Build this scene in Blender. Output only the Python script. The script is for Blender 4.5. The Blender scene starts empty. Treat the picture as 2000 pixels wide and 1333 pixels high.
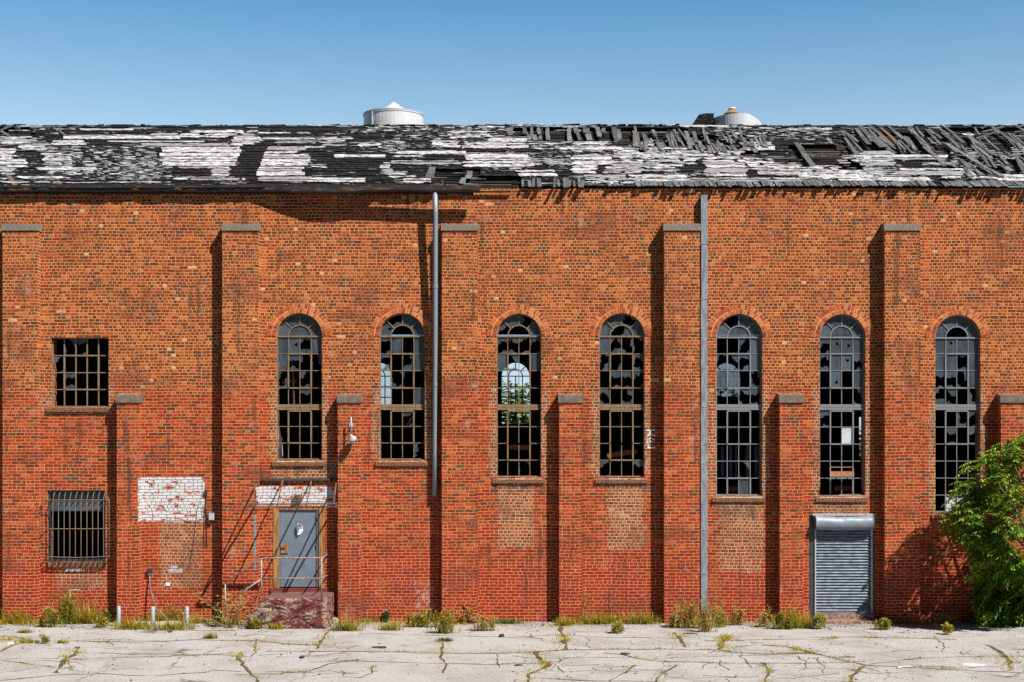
import bpy, math, random
from mathutils import Vector, Matrix, noise as mnoise
RND = random.Random(7)
S = 0.0125            # metres per photo pixel on the front wall (y = 0)
D = 35.0              # camera to wall
HZ = 860.0            # photo row of the horizon
F = D / S             # focal length in photo pixels
ZC = (1215 - HZ) * S  # camera height
scene = bpy.context.scene
COL = scene.collection

def X(px): return (px - 1000) * S
def Z(py): return (1215 - py) * S
def P(px, py, y=0.0):
    k = (D + y) / F
    return Vector(((px - 1000) * k, y, ZC + (HZ - py) * k))
def G(px, py, z=0.0):
    d = (ZC - z) * F / (py - HZ)
    return Vector(((px - 1000) / F * d, d - D, z))

# ------------------------------------------------------------------ mesh builder
class MB:
    def __init__(self): self.v = []; self.f = []; self.m = []
    def add(self, vs, fs, mi=0):
        o = len(self.v)
        self.v += [Vector(p) for p in vs]
        for q in fs:
            self.f.append([i + o for i in q]); self.m.append(mi)
    def quad(self, a, b, c, d, mi=0): self.add([a, b, c, d], [(0, 1, 2, 3)], mi)
    def box(self, x0, x1, y0, y1, z0, z1, mi=0):
        vs = [(x, y, z) for x in (x0, x1) for y in (y0, y1) for z in (z0, z1)]
        self.add(vs, [(0, 1, 3, 2), (4, 6, 7, 5), (0, 4, 5, 1), (2, 3, 7, 6), (0, 2, 6, 4), (1, 5, 7, 3)], mi)
    def bar(self, a, b, w, t, up=(0, 0, 1), mi=0, taper=1.0):
        a, b = Vector(a), Vector(b); d = (b - a)
        if d.length < 1e-6: return
        d.normalize(); up = Vector(up)
        s = d.cross(up)
        if s.length < 1e-4: s = d.cross(Vector((0, 1, 0)))
        s.normalize(); n = s.cross(d)
        vs = []
        for p, k in ((a, 1), (b, taper)):
            for i, j in ((-1, -1), (1, -1), (1, 1), (-1, 1)):
                vs.append(p + s * (i * w / 2 * k) + n * (j * t / 2 * k))
        self.add(vs, [(3, 2, 1, 0), (4, 5, 6, 7), (0, 1, 5, 4), (1, 2, 6, 5), (2, 3, 7, 6), (3, 0, 4, 7)], mi)
    def tube(self, pts, r, n=8, mi=0, cap=True):
        pts = [Vector(p) for p in pts]
        rs = r if isinstance(r, (list, tuple)) else [r] * len(pts)
        rings = []
        ref = Vector((0.3, 0.2, 1)).normalized()
        for i, p in enumerate(pts):
            d = (pts[min(i + 1, len(pts) - 1)] - pts[max(i - 1, 0)]).normalized()
            s = d.cross(ref)
            if s.length < .05: s = d.cross(Vector((1, 0, 0)))
            s.normalize(); u = s.cross(d)
            rings.append([p + (s * math.cos(2 * math.pi * k / n) + u * math.sin(2 * math.pi * k / n)) * rs[i] for k in range(n)])
        vs = [q for g in rings for q in g]; fs = []
        for i in range(len(pts) - 1):
            for k in range(n):
                k2 = (k + 1) % n
                fs.append((i * n + k, i * n + k2, (i + 1) * n + k2, (i + 1) * n + k))
        if cap:
            fs.append(tuple(range(n))[::-1]); fs.append(tuple(range((len(pts) - 1) * n, len(pts) * n)))
        self.add(vs, fs, mi)
    def lathe(self, prof, c, n=32, mi=0, axis='z'):
        vs = []; fs = []
        for r, h in prof:
            for k in range(n):
                a = 2 * math.pi * k / n
                if axis == 'z': vs.append((c[0] + r * math.cos(a), c[1] + r * math.sin(a), c[2] + h))
                else: vs.append((c[0] + h, c[1] + r * math.cos(a), c[2] + r * math.sin(a)))
        for i in range(len(prof) - 1):
            for k in range(n):
                fs.append((i * n + k, i * n + (k + 1) % n, (i + 1) * n + (k + 1) % n, (i + 1) * n + k))
        self.add(vs, fs, mi)
    def build(self, name, mats, parent=None, base=None, smooth=False):
        me = bpy.data.meshes.new(name)
        b = Vector(base) if base is not None else (Vector(parent['_b']) if parent is not None and '_b' in parent else Vector((0, 0, 0)))
        me.from_pydata([tuple(p - b) for p in self.v], [], self.f)
        if not isinstance(mats, (list, tuple)): mats = [mats]
        for m in mats: me.materials.append(m)
        if len(mats) > 1: me.polygons.foreach_set('material_index', self.m)
        if smooth: me.polygons.foreach_set('use_smooth', [True] * len(me.polygons))
        me.update()
        o = bpy.data.objects.new(name, me); COL.objects.link(o)
        if parent is not None: o.parent = parent; o['_b'] = tuple(b)
        else: o.location = b; o['_b'] = tuple(b)
        return o

def tag(o, label=None, cat=None, group=None, kind=None):
    for k, v in (('label', label), ('category', cat), ('group', group), ('kind', kind)):
        if v: o[k] = v
    return o
def empty(name, loc=(0, 0, 0), parent=None, label=None, cat=None, group=None):
    o = bpy.data.objects.new(name, None); COL.objects.link(o)
    if parent is not None: o.parent = parent; o['_b'] = parent['_b']
    else: o.location = loc; o['_b'] = tuple(loc)
    return tag(o, label, cat, group)

# ------------------------------------------------------------------ materials
class NT:
    def __init__(self, name):
        self.mat = bpy.data.materials.new(name); self.mat.use_nodes = True
        self.t = self.mat.node_tree; self.t.nodes.clear()
        self.out = self.n('ShaderNodeOutputMaterial')
        self.bsdf = self.n('ShaderNodeBsdfPrincipled')
        self.t.links.new(self.bsdf.outputs[0], self.out.inputs[0])
    def n(self, typ, **kw):
        x = self.t.nodes.new(typ)
        for k, v in kw.items(): setattr(x, k, v)
        return x
    def link(self, a, b): self.t.links.new(a, b)
    def setin(self, sock, v):
        if hasattr(v, 'is_linked') or isinstance(v, bpy.types.NodeSocket): self.link(v, sock)
        else: sock.default_value = v
    def math(self, op, a, b=None, c=None, clamp=False):
        x = self.n('ShaderNodeMath', operation=op); x.use_clamp = clamp
        self.setin(x.inputs[0], a)
        if b is not None: self.setin(x.inputs[1], b)
        if c is not None: self.setin(x.inputs[2], c)
        return x.outputs[0]
    def mix(self, fac, a, b, mode='MIX'):
        x = self.n('ShaderNodeMix', data_type='RGBA', blend_type=mode)
        self.setin(x.inputs[0], fac)
        self.setin(x.inputs[6], a if not isinstance(a, tuple) or len(a) == 4 else (*a, 1))
        self.setin(x.inputs[7], b if not isinstance(b, tuple) or len(b) == 4 else (*b, 1))
        return x.outputs[2]
    def mixf(self, fac, a, b):
        x = self.n('ShaderNodeMix', data_type='FLOAT')
        self.setin(x.inputs[0], fac); self.setin(x.inputs[2], a); self.setin(x.inputs[3], b)
        return x.outputs[0]
    def pos(self): return self.n('ShaderNodeNewGeometry').outputs['Position']
    def island(self): return self.n('ShaderNodeNewGeometry').outputs['Random Per Island']
    def noise(self, vec, scale, detail=3, rough=.55, out='Fac'):
        x = self.n('ShaderNodeTexNoise'); self.setin(x.inputs['Vector'], vec)
        x.inputs['Scale'].default_value = scale; x.inputs['Detail'].default_value = detail; x.inputs['Roughness'].default_value = rough
        return x.outputs[out]
    def scalev(self, vec, s):
        x = self.n('ShaderNodeVectorMath', operation='MULTIPLY'); self.setin(x.inputs[0], vec); x.inputs[1].default_value = s
        return x.outputs[0]
    def ramp(self, fac, stops, const=False):
        x = self.n('ShaderNodeValToRGB'); self.setin(x.inputs[0], fac)
        cr = x.color_ramp
        if const: cr.interpolation = 'CONSTANT'
        while len(cr.elements) > 1: cr.elements.remove(cr.elements[-1])
        for i, (p, c) in enumerate(stops):
            e = cr.elements[0] if i == 0 else cr.elements.new(p)
            e.position = p; e.color = (*c, 1) if len(c) == 3 else c
        return x.outputs[0]
    def sstep(self, v, a, b):
        x = self.n('ShaderNodeMapRange', interpolation_type='SMOOTHSTEP')
        self.setin(x.inputs[0], v); self.setin(x.inputs[1], a); self.setin(x.inputs[2], b)
        return x.outputs[0]
    def white(self, a, b=None, c=None):
        cb = self.n('ShaderNodeCombineXYZ')
        for s, v in zip(cb.inputs, (a, b, c)):
            if v is not None: self.setin(s, v)
        x = self.n('ShaderNodeTexWhiteNoise', noise_dimensions='3D'); self.link(cb.outputs[0], x.inputs['Vector'])
        return x
    def done(self, col=None, rough=.8, metal=0., bump=None, bstr=.5, bdist=.01, spec=None):
        if col is not None: self.setin(self.bsdf.inputs['Base Color'], col if not isinstance(col, tuple) or len(col) == 4 else (*col, 1))
        self.setin(self.bsdf.inputs['Roughness'], rough); self.setin(self.bsdf.inputs['Metallic'], metal)
        if spec is not None: self.bsdf.inputs['Specular IOR Level'].default_value = spec
        if bump is not None:
            b = self.n('ShaderNodeBump'); b.inputs['Strength'].default_value = bstr; b.inputs['Distance'].default_value = bdist
            self.link(bump, b.inputs['Height']); self.link(b.outputs[0], self.bsdf.inputs['Normal'])
        return self.mat

WIN = [  # arched windows: left, right, top, spring, bottom, lower rows
    (540, 629, 612, 657, 898, 3), (741, 830, 613, 657, 898, 3), (970, 1057, 613, 657, 932, 4), (1170, 1259, 613, 657, 932, 4),
    (1399, 1489, 614, 659, 968, 5), (1601, 1690, 615, 659, 968, 5), (1827, 1915, 615, 660, 1001, 6)]

def mat_brick():
    N = NT('brick_masonry')
    pos = N.pos()
    sp = N.n('ShaderNodeSeparateXYZ'); N.link(pos, sp.inputs[0])
    x, y, z = sp.outputs
    w1 = N.n('ShaderNodeTexNoise'); N.link(pos, w1.inputs['Vector']); w1.inputs['Scale'].default_value = 7; w1.inputs['Detail'].default_value = 3
    wc = N.n('ShaderNodeSeparateColor'); N.link(w1.outputs['Color'], wc.inputs[0])
    wu = N.math('MULTIPLY', N.math('SUBTRACT', wc.outputs[0], .5), .030)
    wv = N.math('MULTIPLY', N.math('SUBTRACT', wc.outputs[1], .5), .022)
    u = N.math('ADD', N.math('ADD', x, y), wu)
    v = N.math('ADD', N.math('ADD', z, wv), N.math('MULTIPLY', N.math('SUBTRACT', N.noise(pos, .55, 2), .5), .07))
    H, W = .077, .213
    vr = N.math('DIVIDE', v, H); row = N.math('FLOOR', vr); fv = N.math('FRACT', vr)
    big = N.noise(pos, .45, 3)
    # rect masks -----------------------------------------------------------
    edge = N.math('MULTIPLY', N.math('SUBTRACT', N.noise(pos, 6, 4, .7), .5), .55)
    xe = N.math('ADD', x, edge); ze = N.math('SUBTRACT', z, edge)
    def rect(r, xx=xe, zz=ze):
        x0, x1, y0, y1 = r
        a = N.math('COMPARE', xx, X((x0 + x1) / 2), abs(x1 - x0) / 2 * S)
        b = N.math('COMPARE', zz, Z((y0 + y1) / 2), abs(y1 - y0) / 2 * S)
        return N.math('MULTIPLY', a, b)
    def union(rs, **k):
        o = None
        for r in rs:
            m = rect(r, **k); o = m if o is None else N.math('MAXIMUM', o, m)
        return o
    tans = [(313, 393, 1015, 1150), (973, 1043, 945, 1072), (1187, 1257, 940, 1075), (1405, 1490, 978, 1118), (530, 660, 900, 940), (1593, 1692, 970, 1005), (80, 222, 640, 810), (110, 205, 1105, 1150)]
    for wl, wr, wt, ws, wb, _n in WIN: tans.append((wl - 14, wr + 14, 700, wb))
    tan = union(tans)
    zone = N.sstep(N.math('ADD', z, N.math('MULTIPLY', N.math('SUBTRACT', big, .5), .9)), Z(775), Z(738))
    up = N.math('MAXIMUM', zone, tan)
    # bond -------------------------------------------------------------------
    seg = N.math('FLOOR', N.math('DIVIDE', u, W * 3))
    hk = N.white(row, seg, 3.7).outputs['Value']
    rmod = N.math('LESS_THAN', N.math('MODULO', row, 6), .5)
    hl = N.math('MAXIMUM', rmod, N.math('GREATER_THAN', hk, .93))
    hu = N.math('GREATER_THAN', hk, .3)
    upb = N.math('GREATER_THAN', up, .5)
    head = N.math('GREATER_THAN', N.mixf(upb, hl, hu), .5)
    bw = N.mixf(head, W, W / 2)
    par = N.math('MULTIPLY', N.math('MODULO', row, 2), .5)
    rj = N.math('MULTIPLY', N.white(row, 9.1).outputs['Value'], .22)
    us = N.math('ADD', N.math('DIVIDE', u, bw), N.math('ADD', par, rj))
    colm = N.math('FLOOR', us); fu = N.math('FRACT', us)
    wn = N.white(colm, row, N.math('MULTIPLY', head, 5.3))
    wc2 = N.n('ShaderNodeSeparateColor'); N.link(wn.outputs['Color'], wc2.inputs[0])
    r1, r2, r3 = wc2.outputs[0], wc2.outputs[1], wc2.outputs[2]
    du = N.math('MULTIPLY', N.math('MINIMUM', fu, N.math('SUBTRACT', 1, fu)), bw)
    dv = N.math('MULTIPLY', N.math('MINIMUM', fv, N.math('SUBTRACT', 1, fv)), H)
    d = N.math('MINIMUM', du, dv)
    fine = N.noise(pos, 38, 3, .65)
    jw = N.mixf(up, .0063, .0082)
    jn = N.math('MULTIPLY', N.math('SUBTRACT', fine, .45), N.mixf(up, .008, .024))
    dd = N.math('SUBTRACT', N.math('ADD', d, jn), jw)
    body = N.sstep(dd, -.0015, .003)          # 1 on brick, 0 in joint
    # colours -----------------------------------------------------------------
    low = N.ramp(r1, [(0, (.05, .017, .013)), (.09, (.12, .014, .008)), (.3, (.22, .016, .006)), (.65, (.3, .022, .007)), (.88, (.38, .045, .012)), (1, (.42, .11, .04))])
    upc = N.ramp(r1, [(0, (.05, .02, .016)), (.12, (.12, .02, .01)), (.45, (.23, .027, .009)), (.75, (.32, .05, .013)), (.93, (.42, .1, .026)), (1, (.45, .17, .07))])
    c = N.mix(N.math('GREATER_THAN', up, N.math('MULTIPLY_ADD', r3, .8, .1)), low, upc)
    c = N.mix(N.math('GREATER_THAN', r2, N.mixf(up, N.math('SUBTRACT', .985, N.math('MULTIPLY', N.sstep(N.noise(pos, .8, 2), .45, .65), .06)), .955)), c, (.055, .036, .036))
    c = N.mix(N.math('MULTIPLY', N.math('GREATER_THAN', r3, .993), up), c, (.55, .36, .22))
    # burnt / scuffed mottling of each brick
    mot = N.noise(N.scalev(pos, (1, 1, 1.8)), 55, 2, .6)
    c = N.mix(N.math('MULTIPLY', N.sstep(mot, .52, .7), .6), c, (.6, .23, .065))
    c = N.mix(N.math('MULTIPLY', N.sstep(mot, .46, .3), .5), c, (.09, .022, .014))
    # deeper oxide-red wash on the lowest courses
    wash = N.sstep(N.math('ADD', z, N.math('MULTIPLY', N.math('SUBTRACT', big, .5), 2.2)), 2.6, .9)
    c = N.mix(N.math('MULTIPLY', wash, .65), c, (.26, .013, .009))
    mort = N.mix(up, (.62, .28, .115), (.62, .31, .115))
    c = N.mix(N.math('MULTIPLY', tan, N.math('SUBTRACT', 1, zone)), c, N.mix(N.math('MULTIPLY', r3, .6), c, (.24, .115, .06)))
    mort = N.mix(N.math('MULTIPLY', tan, N.math('SUBTRACT', 1, zone)), mort, (.58, .4, .23))
    mort = N.mix(N.math('MULTIPLY', N.sstep(N.noise(pos, 2.2, 3), .5, .72), .5), mort, (.33, .2, .14))
    c = N.mix(body, mort, c)
    # big blotches of grime and of orange
    c = N.mix(N.math('MULTIPLY', N.sstep(N.noise(N.scalev(pos, (.7, .7, 1.3)), 1.0, 5, .65), .48, .68), .5), c, (.11, .038, .022))
    c = N.mix(N.math('MULTIPLY', N.sstep(N.noise(pos, 1.7, 3), .55, .75), .25), c, (.46, .17, .055))
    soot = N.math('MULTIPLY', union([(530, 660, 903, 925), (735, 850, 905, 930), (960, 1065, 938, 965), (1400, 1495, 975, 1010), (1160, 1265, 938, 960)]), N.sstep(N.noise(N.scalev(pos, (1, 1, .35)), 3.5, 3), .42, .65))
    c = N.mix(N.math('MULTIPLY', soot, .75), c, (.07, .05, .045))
    # water streaks from the eave and sills, lime bloom
    stv = N.noise(N.scalev(pos, (3.2, 3.2, .22)), 1.5, 4, .65)
    c = N.mix(N.math('MULTIPLY', N.math('MULTIPLY', N.sstep(stv, .53, .68), .7), N.sstep(N.noise(pos, .6, 2), .42, .6)), c, (.07, .03, .02))
    blm = N.math('MULTIPLY', N.sstep(N.noise(pos, 2.6, 5, .75), .58, .74), .42)
    c = N.mix(blm, c, (.55, .4, .3))
    # white paint --------------------------------------------------------------
    e2 = N.math('MULTIPLY', N.math('SUBTRACT', N.noise(pos, 12, 4, .75), .5), .13)
    xs, zs = N.math('ADD', x, e2), N.math('ADD', z, e2)
    pw = union([(275, 400, 933, 1019), (283, 400, 933, 950), (504, 655, 951, 988)], xx=xs, zz=zs)
    flake = N.sstep(N.noise(N.scalev(pos, (1, 1, 1.7)), 4.6, 5, .72), .575, .535)
    pm = N.math('MULTIPLY', pw, flake)
    pc = N.mix(body, (.16, .12, .11), N.mix(N.noise(pos, 30, 2), (.5, .5, .54), (.66, .66, .69)))
    c = N.mix(pm, c, pc)
    lime = N.math('MULTIPLY', union([(812, 846, 1135, 1205)]), N.sstep(N.noise(pos, 9, 5, .75), .46, .7))
    c = N.mix(N.math('MULTIPLY', lime, .7), c, (.5, .44, .45))
    teal = N.math('MULTIPLY', union([(500.5, 504.5, 1005, 1112)], xx=xs, zz=zs), N.sstep(N.noise(pos, 12, 3), .42, .5))
    c = N.mix(teal, c, (.1, .3, .36))
    h = N.math('ADD', N.math('MULTIPLY', body, .7), N.math('MULTIPLY', fine, .5))
    return N.done(c, .93, bump=h, bstr=.9, bdist=.012, spec=.2)

def mat_voussoir():
    N = NT('arch_brick')
    pos = N.pos(); r = N.island()
    c = N.ramp(r, [(0, (.2, .035, .018)), (.3, (.37, .06, .02)), (.7, (.46, .1, .03)), (1, (.52, .2, .07))])
    c = N.mix(N.math('MULTIPLY', N.sstep(N.noise(pos, 40, 3), .5, .7), .5), c, (.6, .26, .09))
    return N.done(c, .92, bump=N.noise(pos, 60), bstr=.4, spec=.2)

def mat_simple(name, a, b, scale=20, rough=.8, metal=0., stretch=(1, 1, 1), lo=.35, hi=.65, bstr=.3, detail=4, spec=None, isl=None):
    N = NT(name); pos = N.scalev(N.pos(), stretch)
    f = N.noise(pos, scale, detail, .62)
    c = N.mix(N.sstep(f, lo, hi), a, b)
    if isl: c = N.mix(N.math('MULTIPLY', N.island(), isl[0]), c, isl[1])
    return N.done(c, rough, metal, bump=f, bstr=bstr, bdist=.01, spec=spec)

def mat_rust(name, paint, rust, thr=.5, rough=.6, metal=.3, scale=14, stretch=(1, 1, .4)):
    N = NT(name); pos = N.pos()
    f = N.noise(N.scalev(pos, stretch), scale, 5, .65)
    g = N.noise(pos, 60, 2)
    c = N.mix(N.sstep(f, thr - .06, thr + .08), paint, rust)
    c = N.mix(N.math('MULTIPLY', g, .35), c, (.04, .035, .03))
    return N.done(c, N.mixf(N.sstep(f, thr - .06, thr + .08), rough, .9), metal, bump=f, bstr=.3, bdist=.006)

def mat_leaf(name, stops, trans=.25, rough=.45):
    N = NT(name); r = N.island(); pos = N.pos()
    c = N.ramp(r, stops)
    c = N.mix(N.math('MULTIPLY', N.noise(pos, 1.6, 2), .5), c, N.mix(.35, c, (.2, .22, .02)))
    N.done(c, rough, spec=.5)
    tr = N.n('ShaderNodeBsdfTranslucent'); N.link(c, tr.inputs[0])
    mx = N.n('ShaderNodeMixShader'); mx.inputs[0].default_value = trans
    N.link(N.bsdf.outputs[0], mx.inputs[1]); N.link(tr.outputs[0], mx.inputs[2]); N.link(mx.outputs[0], N.out.inputs[0])
    return N.mat

def mat_pavement():
    N = NT('pavement_concrete'); pos = N.pos()
    f1 = N.noise(pos, 70, 3, .7); f2 = N.noise(pos, .7, 4); f3 = N.noise(pos, 14, 4, .65)
    c = N.mix(N.sstep(f1, .36, .62), (.15, .147, .146), (.5, .492, .49))
    c = N.mix(N.math('MULTIPLY', N.sstep(f2, .44, .62), .5), c, (.25, .222, .2))
    c = N.mix(N.math('MULTIPLY', N.sstep(f3, .53, .7), .65), c, (.1, .088, .08))
    # loose dirt and broken asphalt close to the wall
    sp = N.n('ShaderNodeSeparateXYZ'); N.link(pos, sp.inputs[0])
    near = N.sstep(N.math('ADD', sp.outputs[1], N.math('MULTIPLY', N.math('SUBTRACT', N.noise(pos, 1.3, 4), .5), 2.2)), -1.3, -.2)
    dirt = N.mix(N.sstep(N.noise(pos, 14, 5, .75), .4, .6), (.06, .045, .032), (.34, .3, .265))
    c = N.mix(N.math('MULTIPLY', near, .75), c, dirt)
    # orange silt stains
    st = N.math('MULTIPLY', N.sstep(N.noise(N.scalev(pos, (.55, .9, 1)), .9, 4), .66, .74), .6)
    c = N.mix(st, c, (.26, .16, .08))
    spk = N.n('ShaderNodeTexVoronoi'); N.link(pos, spk.inputs['Vector']); spk.inputs['Scale'].default_value = 9; 
    c = N.mix(N.math('MULTIPLY', N.sstep(spk.outputs['Distance'], .16, .1), N.math('GREATER_THAN', N.n('ShaderNodeSeparateColor').outputs[0] if False else N.noise(pos, 5, 3), .56)), c, (.045, .038, .032))
    # hairline crazing
    vo = N.n('ShaderNodeTexVoronoi', feature='DISTANCE_TO_EDGE')
    wv = N.n('ShaderNodeVectorMath', operation='ADD'); N.link(pos, wv.inputs[0])
    N.link(N.scalev(N.noise(pos, 1.1, 4, out='Color'), (1.2, 1.2, 0)), wv.inputs[1])
    N.link(wv.outputs[0], vo.inputs['Vector']); vo.inputs['Scale'].default_value = .55
    line = N.math('MULTIPLY', N.sstep(vo.outputs['Distance'], .012, .004), N.sstep(N.noise(pos, .35, 2), .45, .55))
    c = N.mix(N.math('MULTIPLY', line, .8), c, (.09, .075, .065))
    vo2 = N.n('ShaderNodeTexVoronoi', feature='DISTANCE_TO_EDGE'); N.link(wv.outputs[0], vo2.inputs['Vector']); vo2.inputs['Scale'].default_value = 1.7
    l2 = N.math('MULTIPLY', N.sstep(vo2.outputs['Distance'], .02, .006), N.sstep(N.noise(pos, .5, 2), .52, .6))
    c = N.mix(N.math('MULTIPLY', l2, .55), c, (.12, .1, .09))
    # dark horizontal tar smears
    tar = N.sstep(N.noise(N.scalev(pos, (.6, 2.2, 1)), 1.6, 4, .7), .68, .75)
    c = N.mix(N.math('MULTIPLY', tar, .5), c, (.08, .07, .066))
    h = N.math('ADD', f1, N.math('MULTIPLY', f3, .8))
    return N.done(c, .92, bump=h, bstr=.5, bdist=.012, spec=.2)

def mat_felt():
    N = NT('tar_felt'); pos = N.pos()
    f = N.noise(N.scalev(pos, (1, 3.5, 3.5)), 5, 5, .7)
    c = N.mix(N.sstep(f, .4, .72), (.006, .0055, .0055), (.022, .021, .021))
    g = N.noise(N.scalev(pos, (1, 5, 5)), 7, 5, .75)
    c = N.mix(N.sstep(g, .63, .665), c, (.3, .3, .315))
    c = N.mix(N.sstep(N.noise(N.scalev(pos, (.6, 4, 4)), 3, 4), .74, .77), c, (.3, .12, .03))
    return N.done(c, .9, bump=f, bstr=.6, bdist=.02, spec=.15)

def mat_white_roof():
    N = NT('peeling_white_coating'); pos = N.pos()
    f = N.noise(N.scalev(pos, (1, 3, 3)), 3.5, 5, .7)
    c = N.mix(N.sstep(f, .36, .58), (.26, .26, .275), (.6, .595, .61))
    s = N.noise(N.scalev(pos, (.8, 3.2, 3.2)), 6, 6, .78)
    c = N.mix(N.sstep(s, .515, .545), c, N.mix(f, (.008, .008, .008), (.04, .037, .035)))
    c = N.mix(N.math('MULTIPLY', N.math('GREATER_THAN', N.island(), .8), .7), c, (.15, .15, .165))
    return N.done(c, .75, bump=f, bstr=.3, bdist=.02)

def mat_wood(name, a, b, stretch, isl=.5, dark=(.05, .045, .045)):
    N = NT(name); pos = N.pos()
    f = N.noise(N.scalev(pos, stretch), 9, 5, .7)
    c = N.mix(N.sstep(f, .35, .65), a, b)
    c = N.mix(N.math('MULTIPLY', N.island(), isl), c, dark)
    c = N.mix(N.math('MULTIPLY', N.math('GREATER_THAN', N.island(), .94), .6), c, (.15, .085, .045))
    return N.done(c, .88, bump=f, bstr=.5, bdist=.012)

def mat_stoop():
    N = NT('peeling_red_paint'); pos = N.pos()
    f = N.noise(N.scalev(pos, (.8, .8, 1.4)), 5.2, 6, .75)
    sp = N.n('ShaderNodeSeparateXYZ'); N.link(pos, sp.inputs[0])
    nm = N.n('ShaderNodeSeparateXYZ'); N.link(N.n('ShaderNodeNewGeometry').outputs['Normal'], nm.inputs[0])
    m = N.sstep(N.math('ADD', f, N.math('MULTIPLY', N.math('SUBTRACT', N.noise(pos, 26, 3, .7), .5), .22)), .5, .54)
    conc = N.mix(N.noise(pos, 24, 4, .75), (.07, .045, .035), (.46, .35, .27))
    red = N.mix(N.noise(pos, 9, 3), (.07, .008, .008), (.15, .017, .014))
    c = N.mix(m, red, conc)
    c = N.mix(N.sstep(nm.outputs[2], .7, .9), c, N.mix(N.noise(pos, 8, 4), (.1, .04, .036), (.17, .085, .075)))
    return N.done(c, .8, bump=N.math('ADD', f, N.math('MULTIPLY', N.noise(pos, 20, 4), .4)), bstr=.8, bdist=.04)

def mat_glass(nm='dusty_glass', tf=.2):
    N = NT(nm); pos = N.pos()
    f = N.noise(N.scalev(pos, (1.6, 1, .5)), 6, 4, .6)
    c = N.mix(N.sstep(f, .3, .7), (.036, .05, .064), (.09, .115, .14))
    c = N.mix(N.math('MULTIPLY', N.island(), .7), c, (.04, .05, .062))
    c = N.mix(N.math('MULTIPLY', N.math('GREATER_THAN', N.island(), .85), .5), c, (.13, .16, .185))
    N.done(c, .42, spec=.5)
    tr = N.n('ShaderNodeBsdfTransparent'); mx = N.n('ShaderNodeMixShader'); mx.inputs[0].default_value = tf
    N.link(N.bsdf.outputs[0], mx.inputs[1]); N.link(tr.outputs[0], mx.inputs[2]); N.link(mx.outputs[0], N.out.inputs[0])
    return N.mat

def mat_galv(name, a, b, rust=None):
    N = NT(name); pos = N.pos()
    f = N.noise(N.scalev(pos, (1, 1, .5)), 4, 4, .6)
    c = N.mix(f, a, b)
    if rust:
        r = N.sstep(N.noise(N.scalev(pos, (.8, 1, 1.4)), 6, 5, .7), .55, .68)
        c = N.mix(r, c, rust)
    return N.done(c, .42, .2, bump=N.noise(pos, 2.5, 2), bstr=.25, bdist=.03)

M = {}
M['brick'] = mat_brick()
M['arch'] = mat_voussoir()
M['mortar'] = mat_simple('lime_mortar', (.5, .26, .1), (.66, .4, .2), 40)
M['cap'] = mat_simple('pebbled_capstone', (.1, .078, .062), (.27, .215, .17), 45, lo=.3, hi=.7, bstr=.7)
M['cap_smooth'] = mat_simple('concrete_capstone', (.12, .085, .065), (.18, .135, .105), 7, bstr=.3)
M['sill'] = mat_simple('sill_brick', (.06, .03, .022), (.28, .12, .055), 26, lo=.3, hi=.7, bstr=.6)
M['silltop'] = mat_simple('sill_mortar_wash', (.3, .22, .16), (.46, .38, .3), 20)
M['steel'] = mat_rust('rusty_window_steel', (.22, .19, .14), (.24, .12, .04), .48, metal=.0)
M['steel_grey'] = mat_rust('grey_window_steel', (.2, .22, .25), (.26, .16, .075), .6, metal=.0)
M['glass'] = mat_glass()
M['glass_far'] = mat_glass('filmed_glass', .3)
M['glass_pale'] = mat_glass('thin_filmed_glass', .7)
M['panel'] = mat_simple('pale_sheet', (.36, .4, .47), (.52, .56, .62), 3)
M['felt'] = mat_felt()
M['white_roof'] = mat_white_roof()
M['grey_wood'] = mat_wood('weathered_grey_board', (.045, .045, .05), (.2, .205, .225), (3, 1, 1), .85, (.025, .025, .027))
M['dark_wood'] = mat_wood('dark_batten', (.006, .006, .006), (.022, .02, .018), (.4, 4, 4), .4, (.008, .008, .008))  # near-black wood tone
M['edge_wood'] = mat_wood('bleached_batten', (.05, .04, .03), (.2, .16, .12), (.5, 4, 4), .5, (.04, .03, .025))
M['gutter'] = mat_rust('black_gutter', (.022, .022, .025), (.17, .08, .03), .56, metal=.2, stretch=(.3, 1, 1))
M['pipe'] = mat_rust('grey_pipe', (.25, .29, .34), (.36, .2, .09), .66, metal=.4)
M['pipe_dark'] = mat_simple('dull_conduit', (.06, .06, .06), (.2, .2, .2), 9, .6)
M['duct'] = mat_simple('weathered_duct', (.15, .175, .21), (.27, .3, .35), 8, .6, .2, (2, 2, .5))
M['galv'] = mat_galv('galvanised_drum', (.5, .52, .55), (.68, .69, .72))
M['galv_rust'] = mat_galv('dented_rusty_hood', (.15, .185, .23), (.27, .31, .36), (.3, .16, .08))
M['orange'] = mat_simple('rust_cone', (.3, .17, .06), (.2, .11, .05), 10)
M['door'] = mat_simple('grey_door_paint', (.115, .15, .195), (.145, .18, .225), 5, .55, bstr=.15)
M['door_dark'] = mat_simple('dark_gap', (.012, .012, .014), (.02, .02, .022), 10)
M['oldwood'] = mat_simple('varnished_post', (.16, .065, .018), (.42, .2, .06), 8, .7, stretch=(3, 3, .4))
M['sticker_red'] = mat_simple('sticker_red', (.55, .02, .03), (.6, .03, .04), 8, .5)
M['sticker_white'] = mat_simple('sticker_white', (.7, .7, .72), (.8, .8, .82), 8, .5)
M['sticker_teal'] = mat_simple('sticker_teal', (.01, .14, .21), (.02, .18, .25), 8, .5)
M['stoop'] = mat_stoop()
M['stone'] = mat_simple('broken_concrete', (.2, .15, .12), (.46, .36, .28), 12, bstr=.8)
M['rail'] = mat_rust('flaking_rail', (.36, .3, .27), (.25, .09, .035), .5, metal=.1, scale=9, stretch=(1, 1, 1))
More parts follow.
